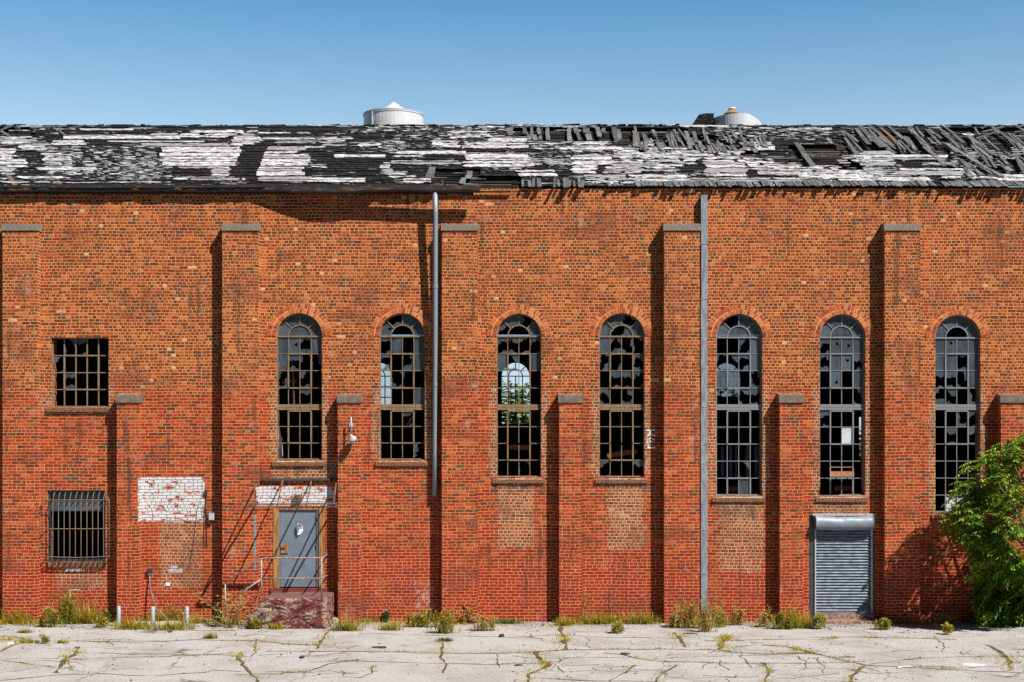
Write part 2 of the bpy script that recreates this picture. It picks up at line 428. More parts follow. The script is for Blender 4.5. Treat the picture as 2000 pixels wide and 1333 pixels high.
M['rail_white'] = mat_rust('pale_rail', (.36, .35, .38), (.3, .17, .1), .62, metal=.1, scale=9, stretch=(1, 1, 1))
M['canopy'] = mat_rust('rusty_angle_iron', (.05, .045, .045), (.3, .1, .03), .48, metal=.2, scale=6, stretch=(1, 1, 1))
M['canopy_dark'] = mat_simple('dark_angle_iron', (.03, .04, .05), (.07, .08, .09), 10, .6, .3)
M['lamp'] = mat_simple('chalky_lamp_paint', (.25, .27, .3), (.42, .43, .46), 12, .5)
M['box'] = mat_simple('light_grey_plastic', (.34, .37, .4), (.42, .45, .48), 6, .5)
M['black'] = mat_simple('black_rubber', (.012, .012, .013), (.035, .035, .035), 20, .6)
M['bollard'] = mat_rust('bollard_paint', (.3, .33, .38), (.3, .26, .22), .66, metal=.25)
M['kerb'] = mat_simple('worn_kerb', (.33, .3, .26), (.5, .46, .42), 16)
M['shutter'] = mat_simple('shutter_steel', (.1, .125, .155), (.2, .235, .28), 5, .5, .3, (1, 1, 3))
M['guide'] = mat_rust('guide_rail', (.46, .48, .52), (.25, .13, .06), .6, metal=.1)
M['threshold'] = mat_simple('stained_threshold', (.13, .06, .045), (.34, .22, .17), 14, bstr=.6)
M['thr_red'] = mat_simple('red_threshold', (.13, .015, .013), (.19, .03, .024), 14)
M['grille'] = mat_rust('grille_bars', (.13, .13, .13), (.22, .14, .055), .5, metal=.1, scale=4)
M['hood_dark'] = mat_simple('dark_shutter_box', (.03, .04, .05), (.055, .07, .085), 6, .45, .2)
M['inside'] = mat_simple('darkened_interior', (.012, .011, .01), (.03, .027, .025), 3)  # dimness of the interior put into the colour
M['inside_floor'] = mat_simple('darkened_floor', (.03, .025, .02), (.07, .06, .05), 3)  # colour darkened with the rest of the dim interior
M['beam'] = mat_simple('red_oxide_beam', (.16, .055, .035), (.24, .09, .06), 9, stretch=(1, 1, 3))
M['pavement'] = mat_pavement()
M['asphalt'] = mat_simple('low_bounce_asphalt', (.018, .018, .018), (.035, .034, .033), 40)  # outer ground, kept dark to cut bounce onto the wall
M['crack'] = mat_simple('crack_soil', (.035, .028, .02), (.12, .085, .045), 9)
M['bark'] = mat_simple('bark', (.05, .035, .025), (.13, .1, .08), 18, stretch=(2, 2, .4), bstr=.8)
M['leaf'] = mat_leaf('tree_leaves', [(0, (.02, .085, .012)), (.35, (.05, .17, .016)), (.65, (.17, .32, .02)), (.95, (.38, .45, .03)), (.97, (.27, .1, .02)), (1, (.3, .1, .02))], .3, .38)
M['leaf_far'] = mat_leaf('far_leaves', [(0, (.03, .08, .015)), (.6, (.06, .14, .02)), (1, (.12, .2, .03))])
M['w_yellow'] = mat_leaf('yellow_grass', [(0, (.18, .18, .012)), (.5, (.42, .34, .02)), (.85, (.52, .38, .03)), (1, (.3, .15, .03))], .3)
M['w_green'] = mat_leaf('green_weed', [(0, (.03, .085, .015)), (.6, (.075, .15, .02)), (1, (.2, .23, .03))], .3)
M['w_olive'] = mat_leaf('olive_weed', [(0, (.1, .14, .02)), (.45, (.28, .28, .03)), (.85, (.46, .37, .04)), (1, (.36, .17, .03))], .3)
M['w_dry'] = mat_leaf('dry_weed', [(0, (.22, .12, .03)), (.4, (.42, .3, .08)), (.8, (.52, .4, .12)), (1, (.24, .07, .02))], .25)
M['paper'] = mat_simple('dirty_paper', (.45, .45, .46), (.6, .6, .6), 8)
M['asphalt_bit'] = mat_simple('tar_bit', (.012, .012, .012), (.035, .033, .03), 15)

# ------------------------------------------------------------------ the building
fb = empty('factory_building', (0, 0, 0), label='long abandoned red brick factory with broken arched windows and a peeling ruined roof', cat='building')
ZTOP = Z(368)
def arch_outline(xl, xr, spring, bottom, n=24):
    x0, x1 = X(xl), X(xr); cx, r = (x0 + x1) / 2, (x1 - x0) / 2; zs = Z(spring)
    pts = [(x0, Z(bottom)), (x1, Z(bottom))]
    pts += [(cx + r * math.cos(math.pi * k / n), zs + r * math.sin(math.pi * k / n)) for k in range(n + 1)]
    return pts
def rect_outline(x0, x1, y0, y1):
    return [(X(x0), Z(y1)), (X(x1), Z(y1)), (X(x1), Z(y0)), (X(x0), Z(y0))]
OPEN_FRONT = [arch_outline(a, b, s, bt) for a, b, t, s, bt, n in WIN]
OPEN_FRONT += [rect_outline(100, 212, 660, 795), rect_outline(93, 206, 958, 1098), rect_outline(534, 634, 990, 1158), rect_outline(1580, 1708, 1006, 1212)]

def holed_wall(name, outer, holes, y0, y1, mats, parent):
    cu = bpy.data.curves.new(name, 'CURVE'); cu.dimensions = '2D'; cu.fill_mode = 'BOTH'
    cu.extrude = abs(y1 - y0) / 2
    for pts in [outer] + holes:
        sp = cu.splines.new('POLY'); sp.points.add(len(pts) - 1); sp.use_cyclic_u = True
        for p, (a, b) in zip(sp.points, pts): p.co = (a, b, 0, 1)
    tmp = bpy.data.objects.new('tmp', cu); COL.objects.link(tmp)
    dg = bpy.context.evaluated_depsgraph_get(); dg.update()
    me = bpy.data.meshes.new_from_object(tmp.evaluated_get(dg))
    vs = [Vector((v.co.x, (y0 + y1) / 2 - v.co.z, v.co.y)) for v in me.vertices]
    fs = [list(p.vertices) for p in me.polygons]
    bpy.data.objects.remove(tmp); bpy.data.curves.remove(cu)
    mb = MB(); mb.add(vs, fs)
    return mb.build(name, mats, parent)
XW = 15.5
YB = 22.0
holed_wall('front_wall', [(-XW, -.3), (XW, -.3), (XW, ZTOP), (-XW, ZTOP)], OPEN_FRONT, 0, .42, M['brick'], fb)
# rear wall with openings one sees daylight through
def PB(px, py): 
    p = P(px, py, YB); return (p.x, p.z)
def far_arch(cx, top, spring, bottom, hw):
    x0, z0 = PB(cx - hw, bottom); x1, zs = PB(cx + hw, spring); c = (x0 + x1) / 2; r = (x1 - x0) / 2
    return [(x0, z0), (x1, z0)] + [(c + r * math.cos(math.pi * k / 16), zs + r * math.sin(math.pi * k / 16)) for k in range(17)]
FAR = [(1007, 708, 735, 828, 27), (1421, 709, 736, 775, 27), (738, 708, 735, 795, 27)]
far_holes = [far_arch(*q) for q in FAR]
x0, z1 = PB(1678, 815); x1, z0 = PB(1700, 895); far_holes.append([(x0, z0), (x1, z0), (x1, z1), (x0, z1)])
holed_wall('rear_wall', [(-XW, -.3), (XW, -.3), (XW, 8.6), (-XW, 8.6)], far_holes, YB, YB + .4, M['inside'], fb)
mb = MB()
for cx, top, spring, bottom, hw in FAR:
    xl, zb = PB(cx - hw, bottom); xr, zs = PB(cx + hw, spring); c = (xl + xr) / 2; r = (xr - xl) / 2; y = YB + .1
    for k in (1, 2, 3): mb.box(xl + (xr - xl) * k / 4 - .02, xl + (xr - xl) * k / 4 + .02, y - .02, y + .02, zb, zs)
    zz = zs
    while zz > zb: mb.box(xl, xr, y - .02, y + .02, zz - .02, zz + .02); zz -= .42
    for a in (45, 90, 135):
        ca, sa = math.cos(math.radians(a)), math.sin(math.radians(a))
        mb.bar((c + ca * r * .5, y, zs + sa * r * .5), (c + ca * r, y, zs + sa * r), .04, .04, (0, 1, 0))
    ar = [Vector((c + r * .5 * math.cos(math.pi * k / 12), y, zs + r * .5 * math.sin(math.pi * k / 12))) for k in range(13)]
    for a, b in zip(ar, ar[1:]): mb.bar(a, b, .04, .04, (0, 1, 0))
mb.build('rear_window_frame', M['hood_dark'], fb)
for fi in (1, 2):
    q = MB(); q.add([(a, YB + .12, b) for a, b in far_holes[fi]], [tuple(range(len(far_holes[fi])))]); q.build('rear_glazing', M['glass_far'] if fi == 1 else M['glass_pale'], fb)
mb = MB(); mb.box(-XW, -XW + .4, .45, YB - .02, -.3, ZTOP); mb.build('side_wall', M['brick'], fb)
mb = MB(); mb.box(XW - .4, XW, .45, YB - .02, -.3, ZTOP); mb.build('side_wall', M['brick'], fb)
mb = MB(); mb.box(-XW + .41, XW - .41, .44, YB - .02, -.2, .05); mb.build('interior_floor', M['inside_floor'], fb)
mb = MB(); mb.box(-XW + .41, XW - .41, .44, YB - .02, 8.62, 8.75); mb.build('sun_block_ceiling', M['inside'], fb)  # added dark plane, blocks sun falling through the roof gaps
# dark partition added so the far end reads black behind most windows
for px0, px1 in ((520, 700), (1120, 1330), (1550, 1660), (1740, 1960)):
    mb = MB(); mb.box(P(px0, 0, 14).x, P(px1, 0, 14).x, 14, 14.1, .06, 8.6); mb.build('shade_sheet', M['inside'], fb)
mb = MB(); mb.box(-14.9, P(520, 0, 6).x, 6, 6.1, .06, 8.6); mb.build('shade_sheet', M['inside'], fb)
# roof trusses, beams and junk just inside the panes
def beam(a, b, w, t, name='beam', m='beam'):
    q = MB(); q.bar(a, b, w, t, (0, 1, 0)); q.build(name, M[m], fb)
beam(P(992, 874, .8), P(1033, 874, .8), .12, .06)
beam(P(1186, 890, .7), P(1245, 882, .7), .12, .06)
beam(P(1418, 955, .75), P(1470, 958, .75), .14, .06)
beam(P(1630, 955, .7), P(1668, 955, .7), .14, .06)
beam(P(552, 745, .7), P(578, 745, .7), .09, .05)
beam(P(571, 700, .6), P(574, 800, .6), .05, .05, m='edge_wood')
beam(P(1400, 838, 1.5), P(1490, 833, 1.5), .03, .03, m='duct')
beam(P(795, 830, .9), P(812, 806, .9), .05, .05, m='oldwood')
for px, w in ((1408, 6), (1425, 5), (1436, 3), (1457, 6), (1474, 5), (1481, 2)):
    q = MB(); a = P(px, 872, 4.); b = P(px, 935, 4.); q.box(a.x, a.x + w * S * 1.1, 4., 4.04, b.z, a.z); q.build('wall_panel', M['panel'], fb)
q = MB()
for i in range(5):
    px = 543 + i * 1.7; q.bar(P(px, 826 + i * 7, .3), P(px + 3, 896, .3), .012, .01, (0, 1, 0))
q.build('curtain', M['panel'], fb)

# pilasters -----------------------------------------------------------------
YP = -.265
tall = [(5, 73), (434, 504), (863, 933), (1297, 1367), (1728, 1797)]
short = [(228, 272), (660, 704), (1092, 1137), (1523, 1568), (1955, 2002)]
def wob(v, a=.004): return v + RND.uniform(-a, a)
for lst, ct, cb, m in ((tall, 438, 451, 'cap'), (short, 772, 787, 'cap_smooth')):
    for x0, x1 in lst:
        a, b = P(x0, 0, YP).x, P(x1, 0, YP).x
        zt = P(0, cb, YP).z; zc = P(0, ct, YP - .03).z
        mb = MB(); mb.box(a, b, YP, -.002, -.2, zt)
        pil = mb.build('pilaster', M['brick'], fb)
        mb = MB(); o = .022
        n = 10
        # capstone with a chipped, slightly uneven top
        vs = []; fs = []
        for i in range(n + 1):
            xx = a - o + (b - a + 2 * o) * i / n
            vs += [(xx, YP - .03, zt + .002), (wob(xx), YP - .03 + abs(wob(0, .006)), wob(zc, .012)), (wob(xx), -.002, wob(zc + .05, .012)), (xx, -.002, zt + .002)]
        for i in range(n):
            for k in range(4): fs.append((4 * i + k, 4 * i + (k + 1) % 4, 4 * i + 4 + (k + 1) % 4, 4 * i + 4 + k))
        fs += [(3, 2, 1, 0), (4 * n, 4 * n + 1, 4 * n + 2, 4 * n + 3)]
        mb.add(vs, fs); mb.build('capstone', M[m], pil)

# windows -------------------------------------------------------------------
YF = .085
def ray_poly(c, ang, poly):
    d = (math.cos(ang), math.sin(ang)); best = 1e9
    n = len(poly)
    for i in range(n):
        ax, az = poly[i]; bx, bz = poly[(i + 1) % n]
        ex, ez = bx - ax, bz - az
        den = d[0] * ez - d[1] * ex
        if abs(den) < 1e-12: continue
        t = ((ax - c[0]) * ez - (az - c[1]) * ex) / den
        s = ((ax - c[0]) * d[1] - (az - c[1]) * d[0]) / den
        if t > 1e-9 and -1e-6 <= s <= 1 + 1e-6: best = min(best, t)
    return best
def pane(mb, poly, st, y):
    if st == 'x': return
    xs = [p[0] for p in poly]; zs = [p[1] for p in poly]
    w, h = max(xs) - min(xs), max(zs) - min(zs)
    cx, cz = sum(xs) / len(xs), sum(zs) / len(zs)
    tilt = RND.uniform(-.004, .004)
    if st == 'g' or st == 'w':
        mb.add([(a, y + tilt * (1 if i % 2 else -1), b) for i, (a, b) in enumerate(poly)], [tuple(range(len(poly)))]); return
    R = {'b': .46, 'h': .12, 'B': .66, 't': .6, 'c': .66}[st]; phi = RND.uniform(0, 3.14); an = RND.uniform(.2, .6) if st != 'h' else .15
    c = (cx + RND.uniform(-.18, .18) * w, cz + RND.uniform(-.18, .18) * h)
    if st == 't': c = (cx + RND.uniform(-.1, .1) * w, cz - h * .15)
    if st == 'c': c = (cx + RND.choice((-.2, .2)) * w, cz - .1 * h)
    rad = R * (w + h) / 2
    angs = [2 * math.pi * k / 34 + RND.uniform(-.05, .05) for k in range(34)] + [math.atan2(b - c[1], a - c[0]) for a, b in poly]
    angs = sorted(a % (2 * math.pi) for a in angs)
    outer, inner = [], []
    sx = RND.uniform(.75, 1.2); lastr = rad
    for a in angs:
        t = ray_poly(c, a, poly)
        if t > 1e8: t = 0.01
        r = rad * (RND.uniform(.72, 1.12) if RND.random() < .75 else RND.uniform(.4, 1.4)) * (1 + an * math.cos(2 * (a - phi))) * (1 + .25 * math.sin(a * 3 + sx * 9))
        r = .72 * r + .28 * lastr; lastr = r
        r = min(r, t * .995)
        outer.append((c[0] + math.cos(a) * t, y, c[1] + math.sin(a) * t)); inner.append((c[0] + math.cos(a) * r, y, c[1] + math.sin(a) * r))
    n = len(angs)
    mb.add(outer + inner, [(i, (i + 1) % n, n + (i + 1) % n, n + i) for i in range(n)])
PANES = [
    ('gggggg'[:5], ['ghbg', 'gbBb', 'bxbx', 'xxtx', 'xxxx', 'xxxx', 'xxxx']),
    ('xhbgg', ['tgxg', 'bxbg', 'xBBx', 'xxxg', 'xxtx', 'xxxx', 'xxxc']),
    ('xbgbg', ['bBBt', 'gtxg', 'xxxx', 'xxxx', 'xxxx', 'xxxx', 'xxxx', 'xxtx']),
    ('bggbg', ['gbBt', 'bBxb', 'xttt', 'bxbx', 'xxxx', 'xxxx', 'xxxx', 'cxxt']),
    ('ggxgg', ['xxcg', 'ttbg', 'ggxb', 'xxtt', 'xxxx', 'xxxx', 'xxxx', 'xxtx', 'xxgx']),
    ('ggggg', ['bhhg', 'bghb', 'xhxg', 'xxxt', 'txxx', 'xxwx', 'xxxx', 'xxxx', 'xxxx']),
    ('xgggg', ['ghgg', 'ggBg', 'tbtg', 'btxb', 'xxbt', 'xtxt', 'xxxx', 'xxxx', 'xxxx', 'xwwx']),
]
def arched_window(spec, panes, idx):
    xl, xr, top, spring, bottom, nlow = spec
    win = empty('arched_window', parent=fb)
    x0, x1 = X(xl), X(xr); cx, r = (x0 + x1) / 2, (x1 - x0) / 2; zs, zb = Z(spring), Z(bottom)
    fr = MB(); gl = MB(); pw = MB()
    y0, y1 = YF, YF + .03
    fw = .026
    fr.box(x0, x0 + fw, y0, y1, zb, zs); fr.box(x1 - fw, x1, y0, y1, zb, zs); fr.box(x0 + fw, x1 - fw, y0, y1, zb, zb + fw)
    N_ = 20
    for k in range(N_):
        a, b = math.pi * k / N_, math.pi * (k + 1) / N_
        vs = []
        for rr in (r - fw, r):
            for t in (a, b):
                for yy in (y0, y1): vs.append((cx + rr * math.cos(t), yy, zs + rr * math.sin(t)))
        fr.add(vs, [(0, 1, 3, 2), (4, 6, 7, 5), (0, 2, 6, 4), (1, 5, 7, 3)])
    fr.box(x0, x1, y0 - .008, y1, zs - .02, zs + .018)
    ri = r * .5
    ar = [Vector((cx + ri * math.cos(math.pi * k / 14), y0 + .012, zs + ri * math.sin(math.pi * k / 14))) for k in range(15)]
    for a, b in zip(ar, ar[1:]): fr.bar(a, b, .026, .026, (0, 1, 0))
    for t in (45, 90, 135):
        ca, sa = math.cos(math.radians(t)), math.sin(math.radians(t))
        fr.bar((cx + ca * ri, y0 + .012, zs + sa * ri), (cx + ca * r, y0 + .012, zs + sa * r), .024, .024, (0, 1, 0))
    # mid rail
    zr0, zr1 = Z(801), Z(790)
    fr.box(x0, x1, y0 - .012, y1, zr0, zr0 + .05); fr.box(x0, x1, y0 - .004, y1, zr0 + .058, zr1)
    fr.box(x0, x1, y0 + .012, y1, zr0 + .05, zr0 + .058)
    rows = [spring, 691, 724, 758, 790]; low = [801 + (bottom - 801) * k / nlow for k in range(nlow + 1)]
    cols = [x0 + (x1 - x0) * k / 4 for k in range(5)]
    mt = .017
    for k in (1, 2, 3):
        fr.box(cols[k] - mt / 2, cols[k] + mt / 2, y0 + .004, y1, zb, Z(801)); fr.box(cols[k] - mt / 2, cols[k] + mt / 2, y0 + .004, y1, Z(790), zs)
    for py in rows[1:-1] + low[1:-1]:
        fr.box(x0, x1, y0 + .007, y1 - .002, Z(py) - mt / 2, Z(py) + mt / 2)
    vents = [(691, 758), (803, low[2] if nlow < 5 else low[2])] + ([(low[-2 - (nlow < 5)], low[-1] if nlow >= 5 else low[-2])] if nlow >= 4 else [])
    for a, b in vents:
        for xx in (cols[1], cols[3]): fr.box(xx - .017, xx + .017, y0 - .008, y1, Z(b), Z(a))
        for py in (a, b): fr.box(cols[1], cols[3], y0 - .008, y1, Z(py) - .017, Z(py) + .017)
    frame = fr.build('frame', M['steel'] if idx in (0, 1, 2, 3) else M['steel_grey'], win)
    yg = YF + .018
    ap, grid = panes
    semi = [(cx + ri * math.cos(math.pi * k / 12), zs + ri * math.sin(math.pi * k / 12)) for k in range(13)]
    pane(gl, semi, ap[0], yg)
    for q in range(4):
        a0 = math.pi - q * math.pi / 4; a1 = a0 - math.pi / 4
        pl = [(cx + ri * math.cos(a0 + (a1 - a0) * k / 4), zs + ri * math.sin(a0 + (a1 - a0) * k / 4)) for k in range(5)]
        pl += [(cx + r * math.cos(a1 + (a0 - a1) * k / 4), zs + r * math.sin(a1 + (a0 - a1) * k / 4)) for k in range(5)]
        pane(gl, pl, ap[1 + q], yg)
    ys = list(zip(rows, rows[1:])) + list(zip(low, low[1:]))
    for (a, b), line in zip(ys, grid):
        for k, st in enumerate(line):
            poly = [(cols[k], Z(b)), (cols[k + 1], Z(b)), (cols[k + 1], Z(a)), (cols[k], Z(a))]
            pane(pw if st == 'w' else gl, poly, st, yg)
    gl.build('glazing', M['glass'], win)
    if pw.v: pw.build('blanking_sheet', M['panel'], win)
    # sill
    sl = MB(); sx0, sx1 = x0 - .1, x1 + .07
    n = 16
    for k in range(n):
        a = sx0 + (sx1 - sx0) * k / n; b = sx0 + (sx1 - sx0) * (k + 1) / n
        g = .004; dz = RND.uniform(-.006, .006); yy = -.045 + RND.uniform(-.006, .006)
        vs = [(a + g, yy, zb - .155), (b - g, yy, zb - .155), (b - g, yy, zb - .065 + dz), (a + g, yy, zb - .065 + dz), (a + g, .01, zb - .155), (b - g, .01, zb - .155), (b - g, .01, zb - .03 + dz), (a + g, .01, zb - .03 + dz)]
        sl.add(vs, [(0, 1, 2, 3), (3, 2, 6, 7), (0, 3, 7, 4), (1, 5, 6, 2), (0, 4, 5, 1)], 0)
    vs = [(x0, -.03, zb - .05), (x1, -.03, zb - .05), (x1, YF + .03, zb + .004), (x0, YF + .03, zb + .004), (x0, -.03, zb - .12), (x1, -.03, zb - .12), (x1, YF + .03, zb - .12), (x0, YF + .03, zb - .12)]
    sl.add(vs, [(0, 1, 2, 3), (4, 5, 1, 0), (0, 3, 7, 4), (1, 5, 6, 2)], 1)
    sl.build('sill', [M['sill'], M['silltop']], win)
    # brick arch, two rowlock rings
    am = MB(); ra, rb = r + .004, r + .232
    yb_ = -.004
    for k in range(32):
        a, b = math.pi * k / 32, math.pi * (k + 1) / 32
        am.quad(*[(cx + rr * math.cos(t), yb_, zs + rr * math.sin(t)) for rr, t in ((ra, a), (rb, a), (rb, b), (ra, b))], 1)
    for ring, (p0, p1, nb) in enumerate(((ra + .004, ra + .104, 22), (ra + .124, rb, 27))):
        for k in range(nb):
            a = math.pi * (k + .1) / nb; b = math.pi * (k + .9) / nb
            a += RND.uniform(-.003, .003); b += RND.uniform(-.003, .003)
            q0 = p0 + RND.uniform(-.002, .002); q1 = p1 + RND.uniform(-.006, .006); yy = yb_ - .007 + RND.uniform(-.003, .003)
            vs = []
            for yv in (yy, yb_ + .002):
                for rr, t in ((q0, a), (q1, a), (q1, b), (q0, b)): vs.append((cx + rr * math.cos(t), yv, zs + rr * math.sin(t)))
            am.add(vs, [(0, 1, 2, 3), (0, 4, 5, 1), (1, 5, 6, 2), (2, 6, 7, 3), (3, 7, 4, 0)], 0)
    am.build('arch', [M['arch'], M['mortar']], win)
    return win, cols
for i, (spec, pn) in enumerate(zip(WIN, PANES)):
    w_, cols = arched_window(spec, pn, i)
    if i == 5:   # hopper sash standing open
        a0, a1 = Vector((cols[1], .1, Z(913))), Vector((cols[3], .1, Z(913)))
        b0, b1 = Vector((cols[1] - .06, -.22, Z(913) - .22)), Vector((cols[3] - .06, -.22, Z(913) - .22))
        q = MB()
        for a, b in ((a0, a1), (b0, b1), (a0, b0), (a1, b1), ((a0 + a1) / 2, (b0 + b1) / 2)): q.bar(a, b, .024, .024)
        q.build('open_sash', M['steel'], w_)
        q = MB(); q.quad(a0.lerp(b0, .45), a1.lerp(b1, .45), b1, b0); q.build('sash_glass', M['beam'], w_)  # reddish reflection of the wall put into the glass colour

# square window with four by five panes
win = empty('square_window', parent=fb)
fr = MB(); gl = MB()
xs = [X(v) for v in (101, 123.5, 146, 168, 190.5, 212)]; zz = [Z(v) for v in (661, 694.5, 728, 761, 794)]
for k, xx in enumerate(xs): fr.box(xx - .012, xx + .012, YF, YF + .03, zz[4], zz[0])
for k, z_ in enumerate(zz): fr.box(xs[0], xs[-1], YF + .004, YF + .028, z_ - .011, z_ + .011)
for xx in (xs[1], xs[4]): fr.box(xx - .018, xx + .018, YF - .008, YF + .03, zz[3], zz[1])
for z_ in (zz[1], zz[3]): fr.box(xs[1], xs[4], YF - .008, YF + .03, z_ - .018, z_ + .018)
fr.build('frame', M['steel'], win)
for r_, line in enumerate(('xttxx', 'cxxxx', 'xbxxx', 'xxxxx')):
    for k, st in enumerate(line): pane(gl, [(xs[k], zz[r_ + 1]), (xs[k + 1], zz[r_ + 1]), (xs[k + 1], zz[r_]), (xs[k], zz[r_])], st, YF + .018)
gl.build('glazing', M['glass'], win)
sl = MB(); n = 17
for k in range(n):
    a = X(91) + (X(213) - X(91)) * k / n; b = X(91) + (X(213) - X(91)) * (k + 1) / n; dz = RND.uniform(-.006, .006)
    z0 = Z(805); z1 = Z(797) + dz
    sl.add([(a + .004, -.05, z0), (b - .004, -.05, z0), (b - .004, -.05, z1), (a + .004, -.05, z1), (a + .004, .01, z0), (b - .004, .01, z0), (b - .004, .01, z1 + .03), (a + .004, .01, z1 + .03)],
           [(0, 1, 2, 3), (3, 2, 6, 7), (0, 3, 7, 4), (1, 5, 6, 2), (0, 4, 5, 1)], 0)
sl.add([(X(100), -.03, Z(797.5)), (X(212), -.03, Z(797.5)), (X(212), .12, Z(794)), (X(100), .12, Z(794))], [(0, 1, 2, 3)], 1)
sl.build('sill', [M['sill'], M['silltop']], win)

# barred window
win = empty('barred_window', parent=fb)
q = MB()
q.box(X(93), X(206), .05, .1, Z(965), Z(958)); q.box(X(93), X(97), .05, .12, Z(1098), Z(965)); q.box(X(202), X(206), .05, .12, Z(1098), Z(965)); q.box(X(97), X(202), .05, .12, Z(1098), Z(1093))
q.build('frame', M['hood_dark'], win)
q = MB(); n = 12
for k in range(n):
    t0, t1 = k / n, (k + 1) / n
    f_ = lambda t: (.06 + .05 * math.sin(t * 4.2), Z(966 + 32 * t))
    (ya, za), (yb2, zb2) = f_(t0), f_(t1)
    q.quad((X(98), ya + .03, za), (X(201), ya + .03, za), (X(201), yb2 + .03, zb2), (X(98), yb2 + .03, zb2))
q.box(X(98), X(201), .07, .12, Z(1000), Z(996)); q.build('shutter_box', M['hood_dark'], win, smooth=False)
sl = MB(); n = 15
for k in range(n):
    a = X(93) + (X(207) - X(93)) * k / n; b = X(93) + (X(207) - X(93)) * (k + 1) / n
    sl.box(a + .004, b - .004, -.035 + RND.uniform(-.005, .005), .1, Z(1108), Z(1098) + RND.uniform(-.005, .005))
sl.build('sill', M['sill'], win)
q = MB(); yg = -.2
fx = [103, 114, 125, 136, 147, 158, 169.5, 180.5, 191.5, 202]
rr = .0115
for px in fx:
    f_ = P(px, 976, yg); bx = P(px, 1090, yg)
    wx = X(95 + (px - 86) * (110 / 125))
    q.tube([(f_.x, -.012, Z(962)), (f_.x, yg * .5, Z(964)), (f_.x, yg, f_.z), (bx.x, yg, bx.z), (bx.x, -.012, Z(1103))], rr, 6)
for px, wx in ((85, 94), (213, 206)):
    f_ = P(px, 976, yg); bx = P(px, 1089, yg)
    q.tube([(X(wx), -.01, Z(963)), (f_.x, yg, f_.z), (bx.x, yg, bx.z), (X(wx), -.01, Z(1104))], rr, 6)
for py, sag in ((977, 0), (1033, .5), (1087, 2.5)):
    pts = [P(85, py, yg)] + [P(85 + 128 * t, py + sag * math.sin(math.pi * t), yg - .012) for t in (.05, .25, .5, .75, .95)] + [P(214, py, yg)]
    q.tube([(X(94), -.01, pts[0].z)] + pts + [(X(207), -.01, pts[-1].z)], rr, 6)
q.build('security_grille', M['grille'], win, smooth=True)

# door -----------------------------------------------------------------------
door = empty('door', parent=fb)
q = MB(); q.box(X(534), X(544), -.01, .16, Z(1149), Z(992)); q.box(X(623), X(634), .0, .16, Z(1149), Z(992)); q.box(X(544), X(623), .02, .16, Z(996), Z(990)); q.build('door_frame', M['oldwood'], door)
q = MB(); q.box(X(546.5), X(616.5), .06, .1, Z(1147), Z(996.5)); q.build('door_leaf', M['door'], door)
q = MB(); q.box(X(618), X(623), .035, .12, Z(1148), Z(997)); q.box(X(544), X(546), .05, .12, Z(1148), Z(997)); q.build('door_jamb', M['door'], door)
q = MB(); q.box(X(532), X(636), .11, .15, Z(1150), Z(990)); q.build('door_backing', M['door_dark'], door)
q = MB()
for py in (1012, 1070, 1128): q.box(X(615.5), X(618.5), .045, .06, Z(py + 4.5), Z(py - 4.5))
q.build('hinge', M['black'], door)
q = MB(); q.box(X(548), X(562), .035, .06, Z(1081), Z(1064.5)); lk = q.build('lock_block', M['oldwood'], door)
q = MB(); q.box(X(548.5), X(555), .025, .035, Z(1074), Z(1070)); q.build('padlock', M['black'], door)
q = MB(); q.box(X(528), X(640), -.03, .16, Z(1158.5), Z(1149.5)); q.build('threshold', M['thr_red'], door)
# curled octagonal sticker
q = MB()
def stk(zx, zy, y): return (X(530 + zx / 12.12), y, Z(980 + zy / 12.12))
def piece(pts, mi):
    q.add([stk(*p) for p in pts], [tuple(range(len(pts)))], mi)
yo = -.02
piece([(605, 520, .0), (650, 640, .03), (645, 720, .03), (610, 745, .0), (600, 640, -.01)], 2)
piece([(612, 510, .0), (680, 525, .0), (745, 600, .03), (745, 625, .035), (655, 640, .035), (630, 560, .01)], 1)
piece([(640, 532, -.003), (675, 535, -.003), (722, 588, .012), (680, 605, .02), (655, 592, .02)], 0)
piece([(655, 628, .034), (745, 624, .032), (745, 640, .032), (655, 646, .034)], 0)
piece([(655, 648, .036), (747, 642, .036), (745, 700, .04), (690, 770, .045), (625, 792, .0), (618, 760, .0), (645, 720, .03)], 1)
piece([(660, 662, .034), (720, 660, .034), (720, 668, .036), (660, 672, .036)], 2)
q.build('warning_sticker', [M['sticker_red'], M['sticker_white'], M['sticker_teal']], door)

# roll-up shutter ---------------------------------------------------------------
sh = empty('shutter_door', parent=fb)
q = MB(); zt, zb = Z(1020), Z(1196); ns = 31; sub = 6
prev = None
for k in range(ns * sub + 1):
    z_ = zt + (zb - zt) * k / (ns * sub); ph = (k % sub) / sub
    y_ = .05 - .036 * (ph / .5 if ph < .5 else (1 - ph) / .5)
    cur = ((X(1594), y_, z_), (X(1701), y_, z_))
    if prev: q.quad(prev[0], prev[1], cur[1], cur[0])
    prev = cur
q.box(X(1594), X(1701), .02, .06, Z(1198.5), Z(1195)); q.build('slatted_curtain', M['shutter'], sh)
q = MB(); q.box(X(1591.5), X(1594), .0, .08, Z(1198), Z(1020)); q.build('guide_rail', M['guide'], sh)
q = MB(); q.box(X(1701), X(1704.5), .0, .08, Z(1198), Z(1020)); q.build('guide_rail', M['guide'], sh)
q = MB(); q.box(X(1580), X(1591.5), .03, .1, Z(1212), Z(1006)); q.box(X(1704.5), X(1708), .03, .1, Z(1212), Z(1006)); q.box(X(1591.5), X(1704.5), .1, .14, Z(1212), Z(1006)); q.build('jamb', M['hood_dark'], sh)
q = MB(); prof = []; hx0, hx1 = P(1594, 0, -.16).x, P(1708, 0, -.16).x; cz = (P(0, 1008, -.16).z + P(0, 1036, -.16).z) / 2; R_ = .172
vs = []; fs = []; nx = 24; na = 20
